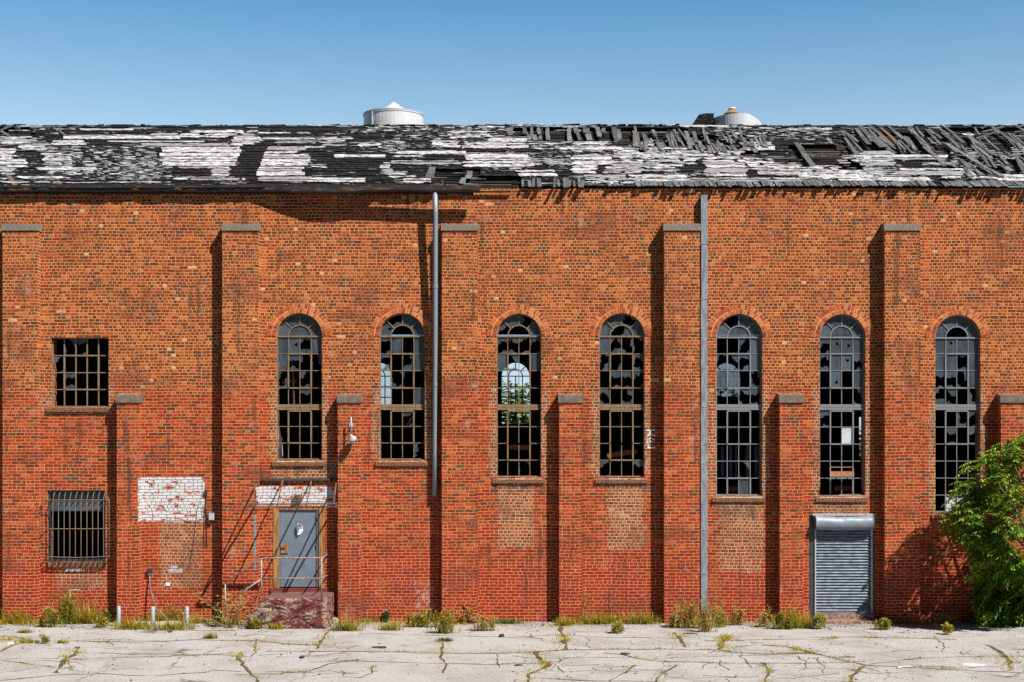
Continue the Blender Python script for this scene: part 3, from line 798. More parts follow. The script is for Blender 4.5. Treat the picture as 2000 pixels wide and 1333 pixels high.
for i in range(nx + 1):
    xx = hx0 + (hx1 - hx0) * i / nx
    for k in range(na):
        a = 2 * math.pi * k / na
        dr = R_ * (1 + .06 * mnoise.noise(Vector((xx * 3.1, math.cos(a) * 1.2, math.sin(a) * 1.2))) + .05 * mnoise.noise(Vector((xx * 7, math.cos(a) * 2, math.sin(a) * 2 + 5))))
        if abs(i - 11) < 1: dr *= .96
        vs.append((xx, -.05 + dr * math.cos(a) * .85, cz + dr * math.sin(a) - .02 * math.sin(math.pi * i / nx)))
for i in range(nx):
    for k in range(na): fs.append((i * na + k, i * na + (k + 1) % na, (i + 1) * na + (k + 1) % na, (i + 1) * na + k))
fs.append(tuple(range(na))); fs.append(tuple(range(nx * na, (nx + 1) * na))[::-1])
q.add(vs, fs); q.build('hood', M['galv_rust'], sh, smooth=True)
q = MB(); q.box(X(1586), X(1709), -.06, .02, Z(1007.5), Z(1003.5)); q.build('lintel', M['guide'], sh)
q = MB(); q.box(X(1590), X(1707), -.07, .1, Z(1216), Z(1199)); q.build('threshold', M['threshold'], sh)
q = MB(); q.box(X(1588), X(1705), -.42, -.075, -.05, .07); q.build('step', M['threshold'], sh)

# roof ---------------------------------------------------------------------------
SL = .48
Z0 = Z(367) + .03      # roof surface height above the wall face
def roof_z(y): return Z0 + SL * y
def roof_y(py):
    k = (HZ - py) / F
    return (D * k - (Z0 - ZC)) / (SL - k)
YR = roof_y(246)
NS = Vector((0, -SL, 1)).normalized()
def R(px, py, lift=0.0):
    y = roof_y(py); k = (D + y) / F
    return Vector(((px - 1000) * k, y, roof_z(y))) + NS * lift
HOLES = [(1000, 1105, 250, 276), (1105, 1245, 251, 278), (1245, 1330, 252, 300), (1330, 1480, 266, 303), (1540, 1692, 283, 337), (1640, 1700, 262, 290), (1690, 1840, 262, 301), (1840, 2040, 250, 345), (840, 935, 331, 352), (850, 1020, 347, 369), (-30, 60, 252, 264)]
def in_hole(px, py): return any(a <= px <= b and c <= py <= d for a, b, c, d in HOLES)
# battens: open boarding below everything, wide dark gaps between
roofE = MB()
ys = -.1; i = 0
while ys < YR + .05:
    for seg in range(8):
        if ys < -.03 and seg >= 4: continue
        xa, xb = -15.4 + seg * 3.85, -15.4 + (seg + 1) * 3.85 - .01
        j = RND.uniform(-.015, .015)
        p = Vector((0, ys + j, roof_z(ys + j))) - NS * .1
        roofE.bar(p + Vector((xa, 0, RND.uniform(-.01, .01))), p + Vector((xb, 0, RND.uniform(-.012, .012))), .055, .028, NS, 0 if RND.random() < .72 else 1)
    ys += .165; i += 1
# main black felt, in lapped courses with torn ends
def noise1(x, s=0.0): return mnoise.noise(Vector((x, s, 3.3)))
ft = MB()
py = 368.3; row = 0
COURSES = []
while py > 246:
    h = RND.choice((3.2, 4.2, 5.5, 7.0)) + RND.uniform(-.4, .4)
    COURSES.append((py, max(py - h, 244.5))); py -= h; row += 1
def strip(mb, xa, xb, ya, yb, lift, rag=.0, mi=0, step=6., seed=0., curl=0.0, ends=True):
    """a ragged strip of sheeting between photo columns xa..xb and rows ya (lower) .. yb (upper), with real thickness"""
    n = max(2, int((xb - xa) / step)); vs = []; fs = []
    sh = 0 if not ends else max(-3, min(3, noise1(seed * 3.7, 40) * 9)); rag2 = rag * (1.5 if xa > 700 and mi == 0 and lift > .02 else 1)
    for k in range(n + 1):
        t = k / n; px = xa + (xb - xa) * t
        e = min(1.0, .55 + (px - xa) / 6, .55 + (xb - px) / 6) if ends else 1
        lo = ya + rag2 * noise1(px * .055, seed) * 1.4 + rag2 * .6 * noise1(px * .23, seed + 9)
        hi = yb + rag2 * noise1(px * .05, seed + 4) * 1.2 + rag2 * .5 * noise1(px * .2, seed + 14)
        mid = (lo + hi) / 2
        lo, hi = mid + (lo - mid) * (.35 + .65 * e), mid + (hi - mid) * (.35 + .65 * e)
        if hi > lo - .3: hi = lo - .3
        c = curl * (.5 + .5 * noise1(px * .09, seed + 2))
        vs += [R(px - sh, lo, lift + .012 + c), R(px + sh, hi, lift), R(px - sh, lo, lift + c - .004), R(px + sh, hi, lift - .014)]
    for k in range(n):
        a = 4 * k; b = a + 4
        fs += [(a, b, b + 1, a + 1), (a + 2, b + 2, b, a), (a + 1, b + 1, b + 3, a + 3), (a + 3, b + 3, b + 2, a + 2)]
    fs += [(0, 1, 3, 2), (4 * n, 4 * n + 2, 4 * n + 3, 4 * n + 1)]
    mb.add(vs, fs, mi)
for r_, (a, b) in enumerate(COURSES):
    mid = (a + b) / 2
    px = -35.0; start = None
    while px <= 2045:
        jig = 12 * noise1(r_ * 1.7, px * .01)
        hole = in_hole(px + jig, mid)
        if a > 367 and px > 925: hole = True
        if not hole and start is None: start = px
        if (hole or px >= 2040) and start is not None:
            s = start
            while s < px:
                e = min(px, s + RND.uniform(90, 420))
                strip(ft, s, e, a + .7, b, .0 + RND.uniform(0, .012), .8, step=9, seed=r_ * 3.1 + s * .01, curl=.02, ends=False)
                s = e
            start = None
        px += 7
back = MB()
NR = 60
ridge = []
for k in range(NR + 1):
    x_ = -15.5 + 31 * k / NR; ridge.append((x_, YR + .02, roof_z(YR) + .02 * noise1(x_ * 2.)))
for a, b in zip(ridge, ridge[1:]):
    back.quad(a, b, (b[0], YB + .6, 9.2), (a[0], YB + .6, 9.2))
ft.add(back.v, back.f)
roof = ft.build('roof', M['felt'], fb)
roofE.build('open_decking', [M['dark_wood'], M['edge_wood']], roof)
q = MB(); q.box(-15.4, 15.4, .3, YR + 1, 9.9, 9.95); q.build('attic_floor', M['inside'], roof)
# eave fascia under the boards
q = MB(); q.box(-15.45, X(925), -.06, -.003, Z(379), Z(370)); q.build('fascia', M['dark_wood'], roof)

# white coating: (x0, x1, upper row, lower row, cover)
WHITE = [(1120, 1180, 280, 300, .7), (1500, 1560, 320, 345, .85), (1560, 1640, 340, 350, .95), (1840, 1960, 344, 352, .7), (1700, 1780, 334, 348, .9), (1890, 1990, 300, 312, .5), (1210, 1330, 300, 318, .75), (1000, 1120, 312, 326, .7), (1640, 1700, 305, 322, .6), (515, 600, 288.5, 296, .95), (512, 590, 297, 303, .9), (500, 606, 304, 327, .98), (498, 592, 328, 337, .97), (495, 590, 338, 346, .97), (590, 640, 288, 292, .9), (745, 905, 283, 292, .5), (1000, 1200, 279, 285, .6), (900, 1000, 252, 262, .5), (1240, 1340, 304, 312, .9), (1345, 1400, 302, 309, .95), (1480, 1600, 336, 344, .9), (1860, 1960, 296, 330, .3), (35, 88, 248, 250.5, .9), (80, 165, 253, 256, .5), (130, 350, 266, 275, .97), (155, 262, 254, 258, .92), (0, 72, 268, 285, .62), (0, 28, 292, 345, .8), (20, 55, 312, 330, .6),
         (40, 97, 281, 296, .75), (105, 166, 277, 287, .85), (210, 400, 278, 281, .95), (275, 480, 282, 288, .95), (70, 190, 330, 336, .92), (85, 142, 302, 330, .7), (35, 122, 347, 352, .95), (95, 300, 288, 355, .24),
         (130, 200, 337, 345, .5), (240, 330, 310, 355, .45), (0, 330, 357, 360.5, .9), (318, 470, 289, 327, .99), (410, 452, 328, 347, .95), (345, 415, 328, 332, .8), (375, 500, 256, 262, .9), (300, 500, 263, 272, .8), (455, 510, 270, 282, .6),
         (345, 480, 348, 355, .9), (470, 500, 280, 286, .9), (505, 608, 348, 358, .95), (600, 712, 350, 359.5, .97), (505, 610, 260, 264, .7), (510, 685, 270, 276, .75), (540, 620, 278, 283, .75), (630, 745, 280, 288, .62), (635, 672, 273, 279, .8), (655, 752, 304, 310, .97),
         (610, 640, 326, 330, .9), (690, 740, 255, 262, .3), (745, 765, 320, 342, .98), (776, 912, 298, 305, .98), (770, 900, 317, 324, .97), (772, 828, 307, 311, .9), (755, 795, 338, 345, .9), (788, 840, 352, 361, .99), (765, 815, 345, 350, .6), (720, 915, 249, 261, .4), (720, 770, 247, 256, .5), (770, 912, 262, 276, .55), (845, 960, 277, 291, .72),
         (880, 960, 258, 272, .6), (750, 790, 277, 300, .45), (908, 1032, 301, 330, .93), (945, 1030, 330, 337, .5), (1030, 1110, 305, 330, .28), (905, 1032, 286, 293, .97), (955, 1032, 270, 286, .95), (1010, 1085, 335, 347, .93), (1040, 1110, 287, 295, .9), (1110, 1215, 288, 296, .92), (1118, 1195, 305, 325, .96), (1118, 1165, 325, 342, .95), (1180, 1250, 328, 342, .85),
         (1060, 1210, 297, 304, .35), (1140, 1260, 343, 362, .8), (1200, 1345, 289, 312, .72), (1195, 1330, 318, 338, .62), (1210, 1290, 322, 330, .8), (1250, 1345, 344, 358, .95), (1330, 1450, 297, 310, .9), (1340, 1460, 308, 325, .8), (1375, 1460, 320, 348, .93), (1460, 1512, 308, 335, .7), (1265, 1330, 333, 338, .9),
         (1245, 1630, 350.5, 359, .98), (1300, 1400, 340, 347, .55), (1480, 1640, 326, 346, .62), (1610, 1705, 335, 352, .97), (1682, 1722, 330, 350, .9), (1470, 1512, 280, 297, .97), (1455, 1480, 290, 297, .8), (1700, 1850, 305, 316, .93), (1684, 1745, 296, 327, .92), (1755, 1902, 331, 346, .95), (1640, 1822, 348, 357, .96), (1800, 1870, 320, 327, .7),
         (1690, 1760, 322, 333, .5), (1945, 2030, 343, 358, .96), (1975, 2030, 290, 306, .96), (1955, 1985, 306, 315, .9), (1535, 1625, 252, 258, .85), (1400, 1620, 250, 276, .4), (1880, 1905, 262, 268, .8), (1265, 1275, 276, 288, .98), (1250, 1270, 278, 284, .9), (930, 990, 247, 252, .6), (1000, 1170, 248, 250.5, .8), (1330, 1420, 246.5, 251, .7), (600, 660, 246.5, 248.5, .8)]
DARK = [(348, 412, 333, 346.5), (455, 498, 330, 350)]
wh = MB()
def white_ok(px, py):
    # slanting bare strip and dark rectangles
    xl = 474 - (py - 287) * .42
    if 285 < py < 348 and xl < px < xl + 49: return False
    return not any(a <= px <= b and c <= py <= d for a, b, c, d in DARK)
def runs(x0, x1, py, cover, seed):
    out = []; px = x0 + RND.uniform(-6, 4); end = x1 + RND.uniform(-5, 6)
    if cover > .9:
        L = lambda: RND.uniform(140, 420); Gp = lambda: RND.uniform(.3, 1.5) if RND.random() < .6 else RND.uniform(2, 8)
    elif cover > .55:
        L = lambda: RND.uniform(20, 110); Gp = lambda: RND.uniform(2, 16) * (1.2 - cover) * 2
    else:
        L = lambda: RND.uniform(4, 26); Gp = lambda: RND.uniform(3, 22) * (1 - cover) * 1.6
    while px < end:
        l = min(L(), end - px); a = px; b = px + l
        # clip against bare strip
        k = a; st = None
        while k <= b:
            ok = white_ok(k, py)
            if ok and st is None: st = k
            if (not ok or k + 2 > b) and st is not None:
                if k - st > 2: out.append((st, k))
                st = None
            k += 2
        px = b + Gp()
    return out
for wi, (x0, x1, y0, y1, cov) in enumerate(WHITE):
    py = y1; 
    while py - y0 > 1.2:
        if cov > .9: h = min(py - y0, RND.uniform(3.5, 10))
        elif cov > .55: h = min(py - y0, RND.uniform(2.4, 6))
        else: h = min(py - y0, RND.uniform(1.5, 3.2))
        for a, b in runs(x0, x1, py - h / 2, cov, wi):
            rag = .8 if cov > .9 else 1.0
            jy = RND.uniform(-.5, .5) if cov < .9 else 0
            gp = .0 if cov > .55 and RND.random() < .7 else .25
            strip(wh, a, b, py - gp + jy, py - h - (.15 if gp == 0 else -.15) + jy, .024 + RND.uniform(0, .012), rag if h > 3 else .4, step=4., seed=wi * 1.7 + py + a * .3, curl=.02 if x0 > 700 else .008, ends=cov < .97 or b - a < 40)
        py -= h
# scattered flakes everywhere
for k in range(1300):
    px = RND.uniform(-20, 2020); py = RND.uniform(249, 365)
    if in_hole(px, py) and RND.random() < .75: continue
    if not white_ok(px, py): continue
    if 600 < px < 745 and 300 < py < 340 and RND.random() < .8: continue
    l = RND.choice((3, 4, 6, 8, 12, 22, 40)) * RND.uniform(.7, 1.3); h = RND.uniform(.9, 2.1)
    strip(wh, px, px + l, py, py - h, .026, .35, step=3., seed=k * .77, curl=.012)
wh.build('white_coating', M['white_roof'], roof)

# grey boards lying up the slope, and the ragged shingle ends along the eave
gb = MB()
def board(px, ya, yb, w, lean=0.0, lift=.03, th=.022, x2=None):
    a = R(px, ya, lift); b = R(px, yb, lift)
    b.x = a.x + lean
    if x2 is not None: b = R(x2, yb, lift)
    m = a.lerp(b, .5) + Vector((RND.uniform(-.02, .02), 0, 0)) + NS * RND.uniform(-.01, .015)
    gb.bar(a, m, w, th, NS, 0); gb.bar(m, b, w * RND.uniform(.8, 1.05), th, NS, 0, RND.uniform(.8, 1.05))
for px, ya, yb in [(997, 267, 252), (1025, 264, 252), (1034, 276, 265), (1041, 273, 252), (1046, 277, 266), (1054, 265, 252), (1056, 275, 268), (1071, 276, 252), (1113, 278, 252), (1127, 263, 251), (1133, 277, 255), (1143, 262, 252), (1152, 277, 253), (1171, 270, 252), (1180, 262, 253), (1206, 279, 252), (1211, 274, 255)]:
    board(px, ya, yb, RND.uniform(.09, .16), RND.uniform(-.04, .04))
def field(x0, x1, y0, y1, n, lmin, lmax, wmin=.09, wmax=.15):
    for k in range(n):
        px = x0 + (x1 - x0) * (k + RND.uniform(.1, .9)) / n
        L = RND.uniform(lmin, lmax); ya = RND.uniform(y0 + L * .6, y1)
        board(px, ya, max(ya - L, 248), RND.uniform(wmin, wmax) * RND.choice((.6, 1, 1)), RND.gauss(0, .07), .02 + RND.uniform(0, .06))
field(1235, 1330, 252, 302, 17, 10, 34, .05, .13); field(1325, 1500, 262, 304, 28, 8, 28, .05, .13); field(1340, 1500, 285, 306, 16, 6, 16)
board(1587, 326, 281, .15, 0, x2=1554); board(1569, 296, 283, .1); board(1690, 322, 272, .13, 0, x2=1650); board(1655, 270, 258, .16); board(1651, 291, 280, .05, x2=1615); board(1625, 284, 272, .09)
field(1672, 1840, 250, 302, 25, 10, 44, .05, .14); field(1700, 1830, 270, 303, 12, 8, 26, .05, .13); field(1835, 2030, 250, 345, 36, 6, 36, .05, .14)
board(1960, 352, 283, .11, x2=1850); board(1935, 330, 262, .12, x2=1890); board(1998, 290, 262, .1, x2=1968); board(2006, 345, 306, .16, x2=1985); board(1975, 337, 316, .12)
field(1890, 1975, 330, 352, 12, 8, 20)
board(838, 351, 329, .2, x2=845); board(913, 352, 337, .16, x2=918); board(902, 362, 350, .14, x2=906); board(745, 343, 320, .05)
board(30, 365, 338, .12, x2=12); board(128, 267, 252, .07, x2=104); board(18, 268, 258, .08, x2=0); board(1010, 303, 289, .05, x2=970)
for a, b in (((0, 259), (24, 250)), ((110, 260), (168, 248.5)), ((1905, 275), (1945, 262)), ((1918, 262), (1960, 252)), ((1985, 252), (2010, 247)), ((0, 289), (90, 281)), ((60, 254), (130, 251)), ((1980, 262), (2020, 258))):
    gb.bar(R(*a, .05), R(*b, .06), .07, .025, NS)
for px in (1020, 1034, 1043, 1052, 1055, 1090, 1083, 1102, 1107, 1112, 1121, 1131, 1138):
    ex = RND.uniform(.05, .14); a = R(px, 367, .03); tip = Vector((a.x + RND.uniform(-.02, .02), -.06 - ex, roof_z(-.06 - ex))) + NS * .03
    gb.bar(tip, R(px + RND.uniform(-1, 1), 350 + RND.uniform(0, 9), .035), RND.uniform(.05, .095), .02, NS)
px = 1150.0
while px < 2045:
    w = RND.uniform(3.5, 10); skip = 1828 < px < 1842 or (px < 1235 and RND.random() < .4)
    if not skip:
        ex = RND.choice((.0, .02, .05, .09)) * RND.uniform(.6, 1.3) + (.04 if px > 1840 else 0); ya = 367; yb = 357.5 + 3.5 * noise1(px * .02) + RND.uniform(-1, 1)
        tip = Vector((R(px, ya).x, -.05 - ex, roof_z(-.05 - ex))) + NS * (.04 + RND.uniform(-.01, .012))
        up_ = R(px, yb, .045); up_.x = tip.x + RND.uniform(-.035, .01)
        gb.bar(tip, up_, w * S * RND.uniform(.78, .98), .02, NS, 0, RND.uniform(.85, 1.02))
    px += w
gb.build('loose_sheathing', M['grey_wood'], roof)
for k in range(150):
    a_, b_, c_, d_ = RND.choice(HOLES); px = RND.uniform(a_, b_); py = RND.uniform(c_ + 2, d_)
    L = RND.uniform(.15, 1.3); p = R(px, py, RND.uniform(-.06, .0)); gb.bar(p, p + Vector((L, RND.uniform(-.02, .02), RND.uniform(-.03, .03))), RND.uniform(.02, .045), .02, NS)
for k in range(70):
    px = RND.choice((RND.uniform(750, 2010), RND.uniform(1500, 2010))); py = RND.uniform(252, 362); p = R(px, py, .05); L = RND.uniform(.08, .5)
    d_ = Vector((RND.gauss(0, 1), RND.gauss(0, .5), 0)); d_.z = d_.y * SL + RND.uniform(-.05, .25); d_.normalize(); gb.bar(p, p + d_ * L, RND.uniform(.03, .1), .015, NS)
# ridge clutter
rc = MB()
for k in range(230):
    px = RND.uniform(-20, 2020); p = R(px, 246.5, 0); p.z += RND.uniform(-.02, .03)
    l = RND.uniform(.05, .5); rc.bar(p, p + Vector((l, RND.uniform(-.06, .1), RND.uniform(-.015, .02))), RND.uniform(.04, .12), .025, (0, 0, 1), 0 if RND.random() < .7 else 1)
p = R(1270, 247, 0); rc.bar(p, p + Vector((.005, 0, .09)), .02, .02, (0, 1, 0))
p = R(1995, 247, 0); rc.bar(p + Vector((-.1, 0, .06)), p + Vector((.25, 0, .0)), .05, .03, (0, 0, 1))
rc.build('ridge_roll', [M['felt'], M['white_roof']], roof)

# ventilators on the ridge -------------------------------------------------------
def vent(cx, x0, x1, top, y_, name='ridge_ventilator'):
    v = empty(name, parent=fb); k = (D + y_) / F
    c = Vector(((cx - 1000) * k, y_, 0)); r = (x1 - x0) / 2 * k; zt = ZC + (HZ - top) * (D + y_ - r) / F
    return v, c, r, zt, k
v, c, r, zt, k = vent(769, 710, 829, 214, YR + 1.2)
q = MB(); q.lathe([(r * .985, -1.6), (r * .985, -.02), (r, -.02), (r, .0), (r * .985, .0), (r * .985, .03), (r, .03), (r, .045), (r * .97, .045), (r * .96, -.2)], (c.x, c.y, zt), 48); q.build('drum', M['galv'], v, smooth=False)
q = MB(); q.lathe([(r * .5, .1), (r * .42, .17), (r * .25, .27), (r * .06, .4), (.0, .42)], (c.x, c.y, zt), 32); q.build('cap_cone', M['galv'], v, smooth=False)
q = MB(); q.box(c.x - r * .64, c.x - r * .62, c.y - r * .8, c.y - r * .7, zt - .7, zt); q.build('seam', M['galv'], v)
v, c, r, zt, k = vent(1440, 1391, 1488, 221, YR + 1.1)
q = MB(); vs = []; fs = []; n = 48
for i in range(n):
    a = 2 * math.pi * i / n; cx_, sy_ = math.cos(a), math.sin(a)
    t = max(0., (cx_ - .1) / .9)
    ztop = zt - .26 * t ** 1.6 + (.0 if cx_ > -.2 else -.03 * (-cx_ - .2))
    vs += [(c.x + r * cx_, c.y + r * sy_, zt - 1.5), (c.x + r * cx_, c.y + r * sy_, ztop), (c.x + r * .55 * cx_, c.y + r * .55 * sy_, zt + .02 - .1 * t)]
for i in range(n):
    j = (i + 1) % n; fs += [(3 * i, 3 * j, 3 * j + 1, 3 * i + 1), (3 * i + 1, 3 * j + 1, 3 * j + 2, 3 * i + 2)]
q.add(vs, fs); q.build('drum', M['galv'], v, smooth=False)
q = MB(); cc = (c.x - 13 * k, c.y - .3, zt + .1); q.lathe([(17 * k, -.04), (7 * k, 6 * k), (7 * k, 6.5 * k)], cc, 10); q.build('cap_cone', M['orange'], v)
q = MB(); q.lathe([(0, 6 * k), (8 * k, 6.5 * k), (7 * k, 9 * k), (3 * k, 10.5 * k), (0, 11 * k)], cc, 16); q.build('cap_knob', M['galv'], v, smooth=True)
q = MB(); zf = ZC + (HZ - 250) * k
pl = [((1348 - 1000) * k, zf), ((1363 - 1000) * k, ZC + (HZ - 228) * k), ((1376 - 1000) * k, ZC + (HZ - 225.5) * k), ((1392 - 1000) * k, ZC + (HZ - 225.5) * k), ((1392 - 1000) * k, zf)]
vs = [(a, c.y - .25, b) for a, b in pl] + [(a, c.y + .1, b) for a, b in pl]
q.add(vs, [(0, 1, 2, 3, 4), (9, 8, 7, 6, 5)] + [(i, i + 5, (i + 1) % 5 + 5, (i + 1) % 5) for i in range(5)]); q.build('flashing', M['felt'], v)

# gutter and downpipes -------------------------------------------------------------
gt = MB(); n = 90; vs = []; fs = []
prof = [(.0, .10), (-.015, .0), (-.05, -.035), (-.10, -.035), (-.135, .0), (-.14, .10), (-.128, .10), (-.122, .01), (-.095, -.02), (-.055, -.02), (-.03, .01), (-.012, .10)]
for i in range(n + 1):
    px = -40 + (937 + 40) * i / n
    off = .04 + .03 * noise1(px * .01) + .2 * max(0, min(1, (px - 500) / 130)) + .05 * max(0, min(1, (px - 700) / 200))
    pyb = 373 + 2.2 * noise1(px * .012, 5) + (3.5 if 560 < px < 700 else 0) * math.sin(math.pi * max(0, min(1, (px - 540) / 200))) - 1.5 * max(0, (px - 800) / 130)
    yc = -.03 - off; zc = P(0, pyb, yc).z; tw = .25 * noise1(px * .02, 8) if px > 480 else .05 * noise1(px * .02, 8)
    for a, b in prof:
        aa = a + .07; vs.append((P(px, 0, yc).x, yc + aa * math.cos(tw) - b * math.sin(tw) - .03, zc + aa * math.sin(tw) + b * math.cos(tw)))
m_ = len(prof)
for i in range(n):
    for kk in range(m_): fs.append((i * m_ + kk, i * m_ + (kk + 1) % m_, (i + 1) * m_ + (kk + 1) % m_, (i + 1) * m_ + kk))
fs.append(tuple(range(m_))); fs.append(tuple(range(n * m_, (n + 1) * m_))[::-1])
gt.add(vs, fs); gut = gt.build('gutter', M['gutter'], fb)
q = MB()   # torn roof edge hanging over the gutter, casting the deep shadow
vs = []; fs = []; n = 60
for i in range(n + 1):
    px = -40 + 800 * i / n
    ext = .08 + .03 * noise1(px * .012, 2) + .18 * max(0, min(1, (px - 520) / 110)) + .02 * noise1(px * .08)
    if px > 735: ext *= max(.05, 1 - (px - 735) / 20)
    a = R(px, 364, .02); b = Vector((a.x, -.06 - ext, roof_z(-.06) - ext * .25 + .03)); 
    vs += [a, b, b - Vector((0, 0, .02)), a - NS * .03]
for i in range(n):
    for kk in range(4): fs.append((4 * i + kk, 4 * i + (kk + 1) % 4, 4 * i + 4 + (kk + 1) % 4, 4 * i + 4 + kk))
q.add(vs, fs); q.build('eave_flap', M['felt'], roof)
dp = empty('downpipe', parent=fb)
q = MB(); r_ = .062
q.tube([P(850, 374, -.32), P(850.3, 420, -.3), P(850, 560, -.22), P(850, 720, -.13), P(849.5, 880, -.1), P(849, 970, -.09)], r_, 14); q.build('pipe', M['pipe'], dp, smooth=True)
q = MB()
for py, y_ in ((560, -.22), (752, -.125)): a = P(850, py, y_); q.tube([a - Vector((0, 0, .04)), a + Vector((0, 0, .04))], r_ + .008, 14)
q.build('collar', M['pipe'], dp)
dp = empty('downpipe', parent=fb)
q = MB(); xa, xb = P(1369.5, 0, -.14).x, P(1382, 0, -.14).x
cuts = [383, 478, 585, 720, 795, 868, 905, 1035, 1120, 1192]
for a, b in zip(cuts, cuts[1:]):
    j = RND.uniform(-.006, .006); q.box(xa + j, xb + j, -.14, -.03, Z(b) + .006, Z(a))
q.build('pipe', M['duct'], dp)
q = MB()
for py in cuts[1:-1]: q.box(xa - .012, xb + .012, -.147, -.003, Z(py) - .014, Z(py) + .014)
q.build('bracket', M['duct'], dp)

# paint marks ------------------------------------------------------------------
def stroke(mb, pts, w, y):
    pts = [Vector((a, y, b)) for a, b in pts]
    for a, b in zip(pts, pts[1:]):
        e = (b - a).normalized() * w * .3; mb.bar(a - e, b + e, w, .003, (0, 1, 0))
gf = MB()
def g_(zx, zy): return (X(1220 + zx / 19.04), Z(820 + zy / 19.04))
for st in ([(820, 395), (960, 402), (1110, 385)], [(960, 400), (930, 545)], [(850, 582), (940, 570), (1060, 560), (1135, 620)], [(960, 690), (880, 735), (800, 740), (830, 790), (860, 880), (885, 960), (865, 1050)], [(865, 1052), (1115, 1045)], [(1040, 715), (1085, 740)], [(940, 800), (1030, 840)]):
    stroke(gf, [g_(*p) for p in st], .03, -.0035)
gf.build('graffiti', M['sticker_white'], fb)
pm = MB()
for x0, x1, y0, y1, n in ((334, 347, 1106, 1110, 8), (329, 355, 1112.5, 1118, 15)):
    for k in range(n):
        a = x0 + (x1 - x0) * (k + RND.uniform(0, .3)) / n; stroke(pm, [(X(a), Z(y0 + RND.uniform(0, 1.2))), (X(a + RND.uniform(-.5, 1.2)), Z(y1 - RND.uniform(0, 1.2)))], .012, -.0035)
    stroke(pm, [(X(x0), Z(y0)), (X(x1), Z(y0))], .012, -.0035); stroke(pm, [(X(x0), Z(y1)), (X(x1), Z(y1))], .01, -.0035)
stroke(pm, [(X(355), Z(1111)), (X(355), Z(1118))], .02, -.0035)
for k in range(14):
    a = 129 + k * 2.3; stroke(pm, [(X(a), Z(1112 + RND.uniform(-1, 1))), (X(a + RND.uniform(.5, 2)), Z(1116 + RND.uniform(-1, 1)))], .018, -.0035)
for st in ([(134, 1152.5), (153, 1152.5)], [(137, 1152), (137.5, 1166)]): stroke(pm, [(X(a), Z(b)) for a, b in st], .02, -.0035)
pm.build('paint_mark', M['paper'], fb)
q = MB(); q.box(X(324), X(332), -.02, -.001, Z(1144.5), Z(1138)); q.build('wall_plate', M['sticker_white'], fb)

# ------------------------------------------------------------------ things at the wall
st = empty('stoop', (-5.1, -.65, 0), label='broken concrete stoop with peeling dark red paint below the grey door', cat='stoop')
mb = MB()
zt = .735; yf = -1.3
prof = [(-6.45, 0.), (-6.38, .1), (-6.3, .2), (-6.22, .22), (-6.16, .36), (-6.08, .4), (-6.02, .52), (-5.93, .56), (-5.88, .68), (-5.8, zt)]
prof += [(-5.8 + (1.47) * t / 10, zt) for t in range(1, 11)] + [(-4.33, zt - zt * t / 8) for t in range(1, 9)]
NY = 14; n = len(prof); vs = []; fs = []
cx_, cz_ = -5.25, .3
for j in range(NY + 1):
    y_ = -.002 + (yf + .002) * j / NY
    for i, (a, b) in enumerate(prof):
        dn = .035 * mnoise.noise(Vector((a * 4, y_ * 4, b * 4)))
        rough = 1.6 if i < 10 else (.25 if i < 19 else .5)
        edge = .05 * max(0, (j - NY + 2)) / 2 if i < 26 else 0
        vs.append((a + dn * rough * (1 if i >= 20 or i < 10 else 0) - (edge * .5 if i >= 19 else 0), y_ + (abs(dn) if j == NY else 0), max(0, b + dn * rough * (1 if b > .05 else 0)) - (edge * abs(noise1(a * 5)) if 9 <= i <= 20 else 0)))
for j in range(NY):
    for i in range(n - 1): fs.append((j * n + i, (j + 1) * n + i, (j + 1) * n + i + 1, j * n + i + 1))
base_i = NY * n
rings = 7; prev = list(range(base_i, base_i + n))
for r_ in range(1, rings + 1):
    t = r_ / rings; cur = []
    for i, (a, b) in enumerate(prof):
        if r_ == rings: xx, zz_ = a + (cx_ - a) * .93, b + (cz_ - b) * .93
        else: xx, zz_ = a + (cx_ - a) * t * .93, b + (cz_ - b) * t * .93
        bz = zz_ * (1 if b > 0 else 1)
        d_ = .05 * mnoise.noise(Vector((xx * 3.5, 7.1, zz_ * 4.5))) + .04 * mnoise.noise(Vector((xx * 11, 3.1, zz_ * 13)))
        cur.append(len(vs)); vs.append((xx, yf + d_ - .02, max(0., bz)))
    for i in range(n - 1): fs.append((prev[i], cur[i], cur[i + 1], prev[i + 1]))
    prev = cur
fs.append(tuple(prev[::-1]))
mb.add(vs, fs); mb.add([(-6.45, yf, -.0), (-4.33, yf, 0), (-5.25, yf - .01, .35)], [(0, 1, 2)])
mb.build('concrete_block', M['stoop'], st)

hr = empty('handrail', (-5.1, -1.2, .73), label='rusty tube handrail with two posts on the red stoop and a slope to the left', cat='handrail')
yr = -1.2; rr = .017
q = MB(); q.tube([P(510.5, 1165, yr), P(510.5, 1091, yr)], rr, 8); q.build('post', M['rail_white'], hr, smooth=True)
q = MB(); q.tube([P(628, 1166, yr), P(628, 1090, yr)], rr, 8); q.build('post', M['rail_white'], hr, smooth=True)
q = MB(); q.tube([P(440.5, 1212, yr + .3), P(440, 1139, yr + .3)], rr * .9, 8); q.build('post', M['rail_white'], hr, smooth=True)
q = MB(); q.tube([P(440, 1139, yr + .3), P(452, 1129, yr + .2), P(507, 1095, yr), P(514, 1090.5, yr), P(628, 1090, yr), P(632, 1088, yr + .1), P(640, 1083, -.0)], rr, 8); q.build('top_rail', M['rail'], hr, smooth=True)
q = MB(); q.tube([P(444, 1178, yr + .3), P(509, 1132, yr)], rr, 8); q.build('sloping_rail', M['rail_white'], hr, smooth=True)
q = MB(); q.tube([P(510, 1130, yr), P(628, 1130, yr), P(640, 1124, 0)], rr * .95, 8); q.build('middle_rail', M['rail'], hr, smooth=True)

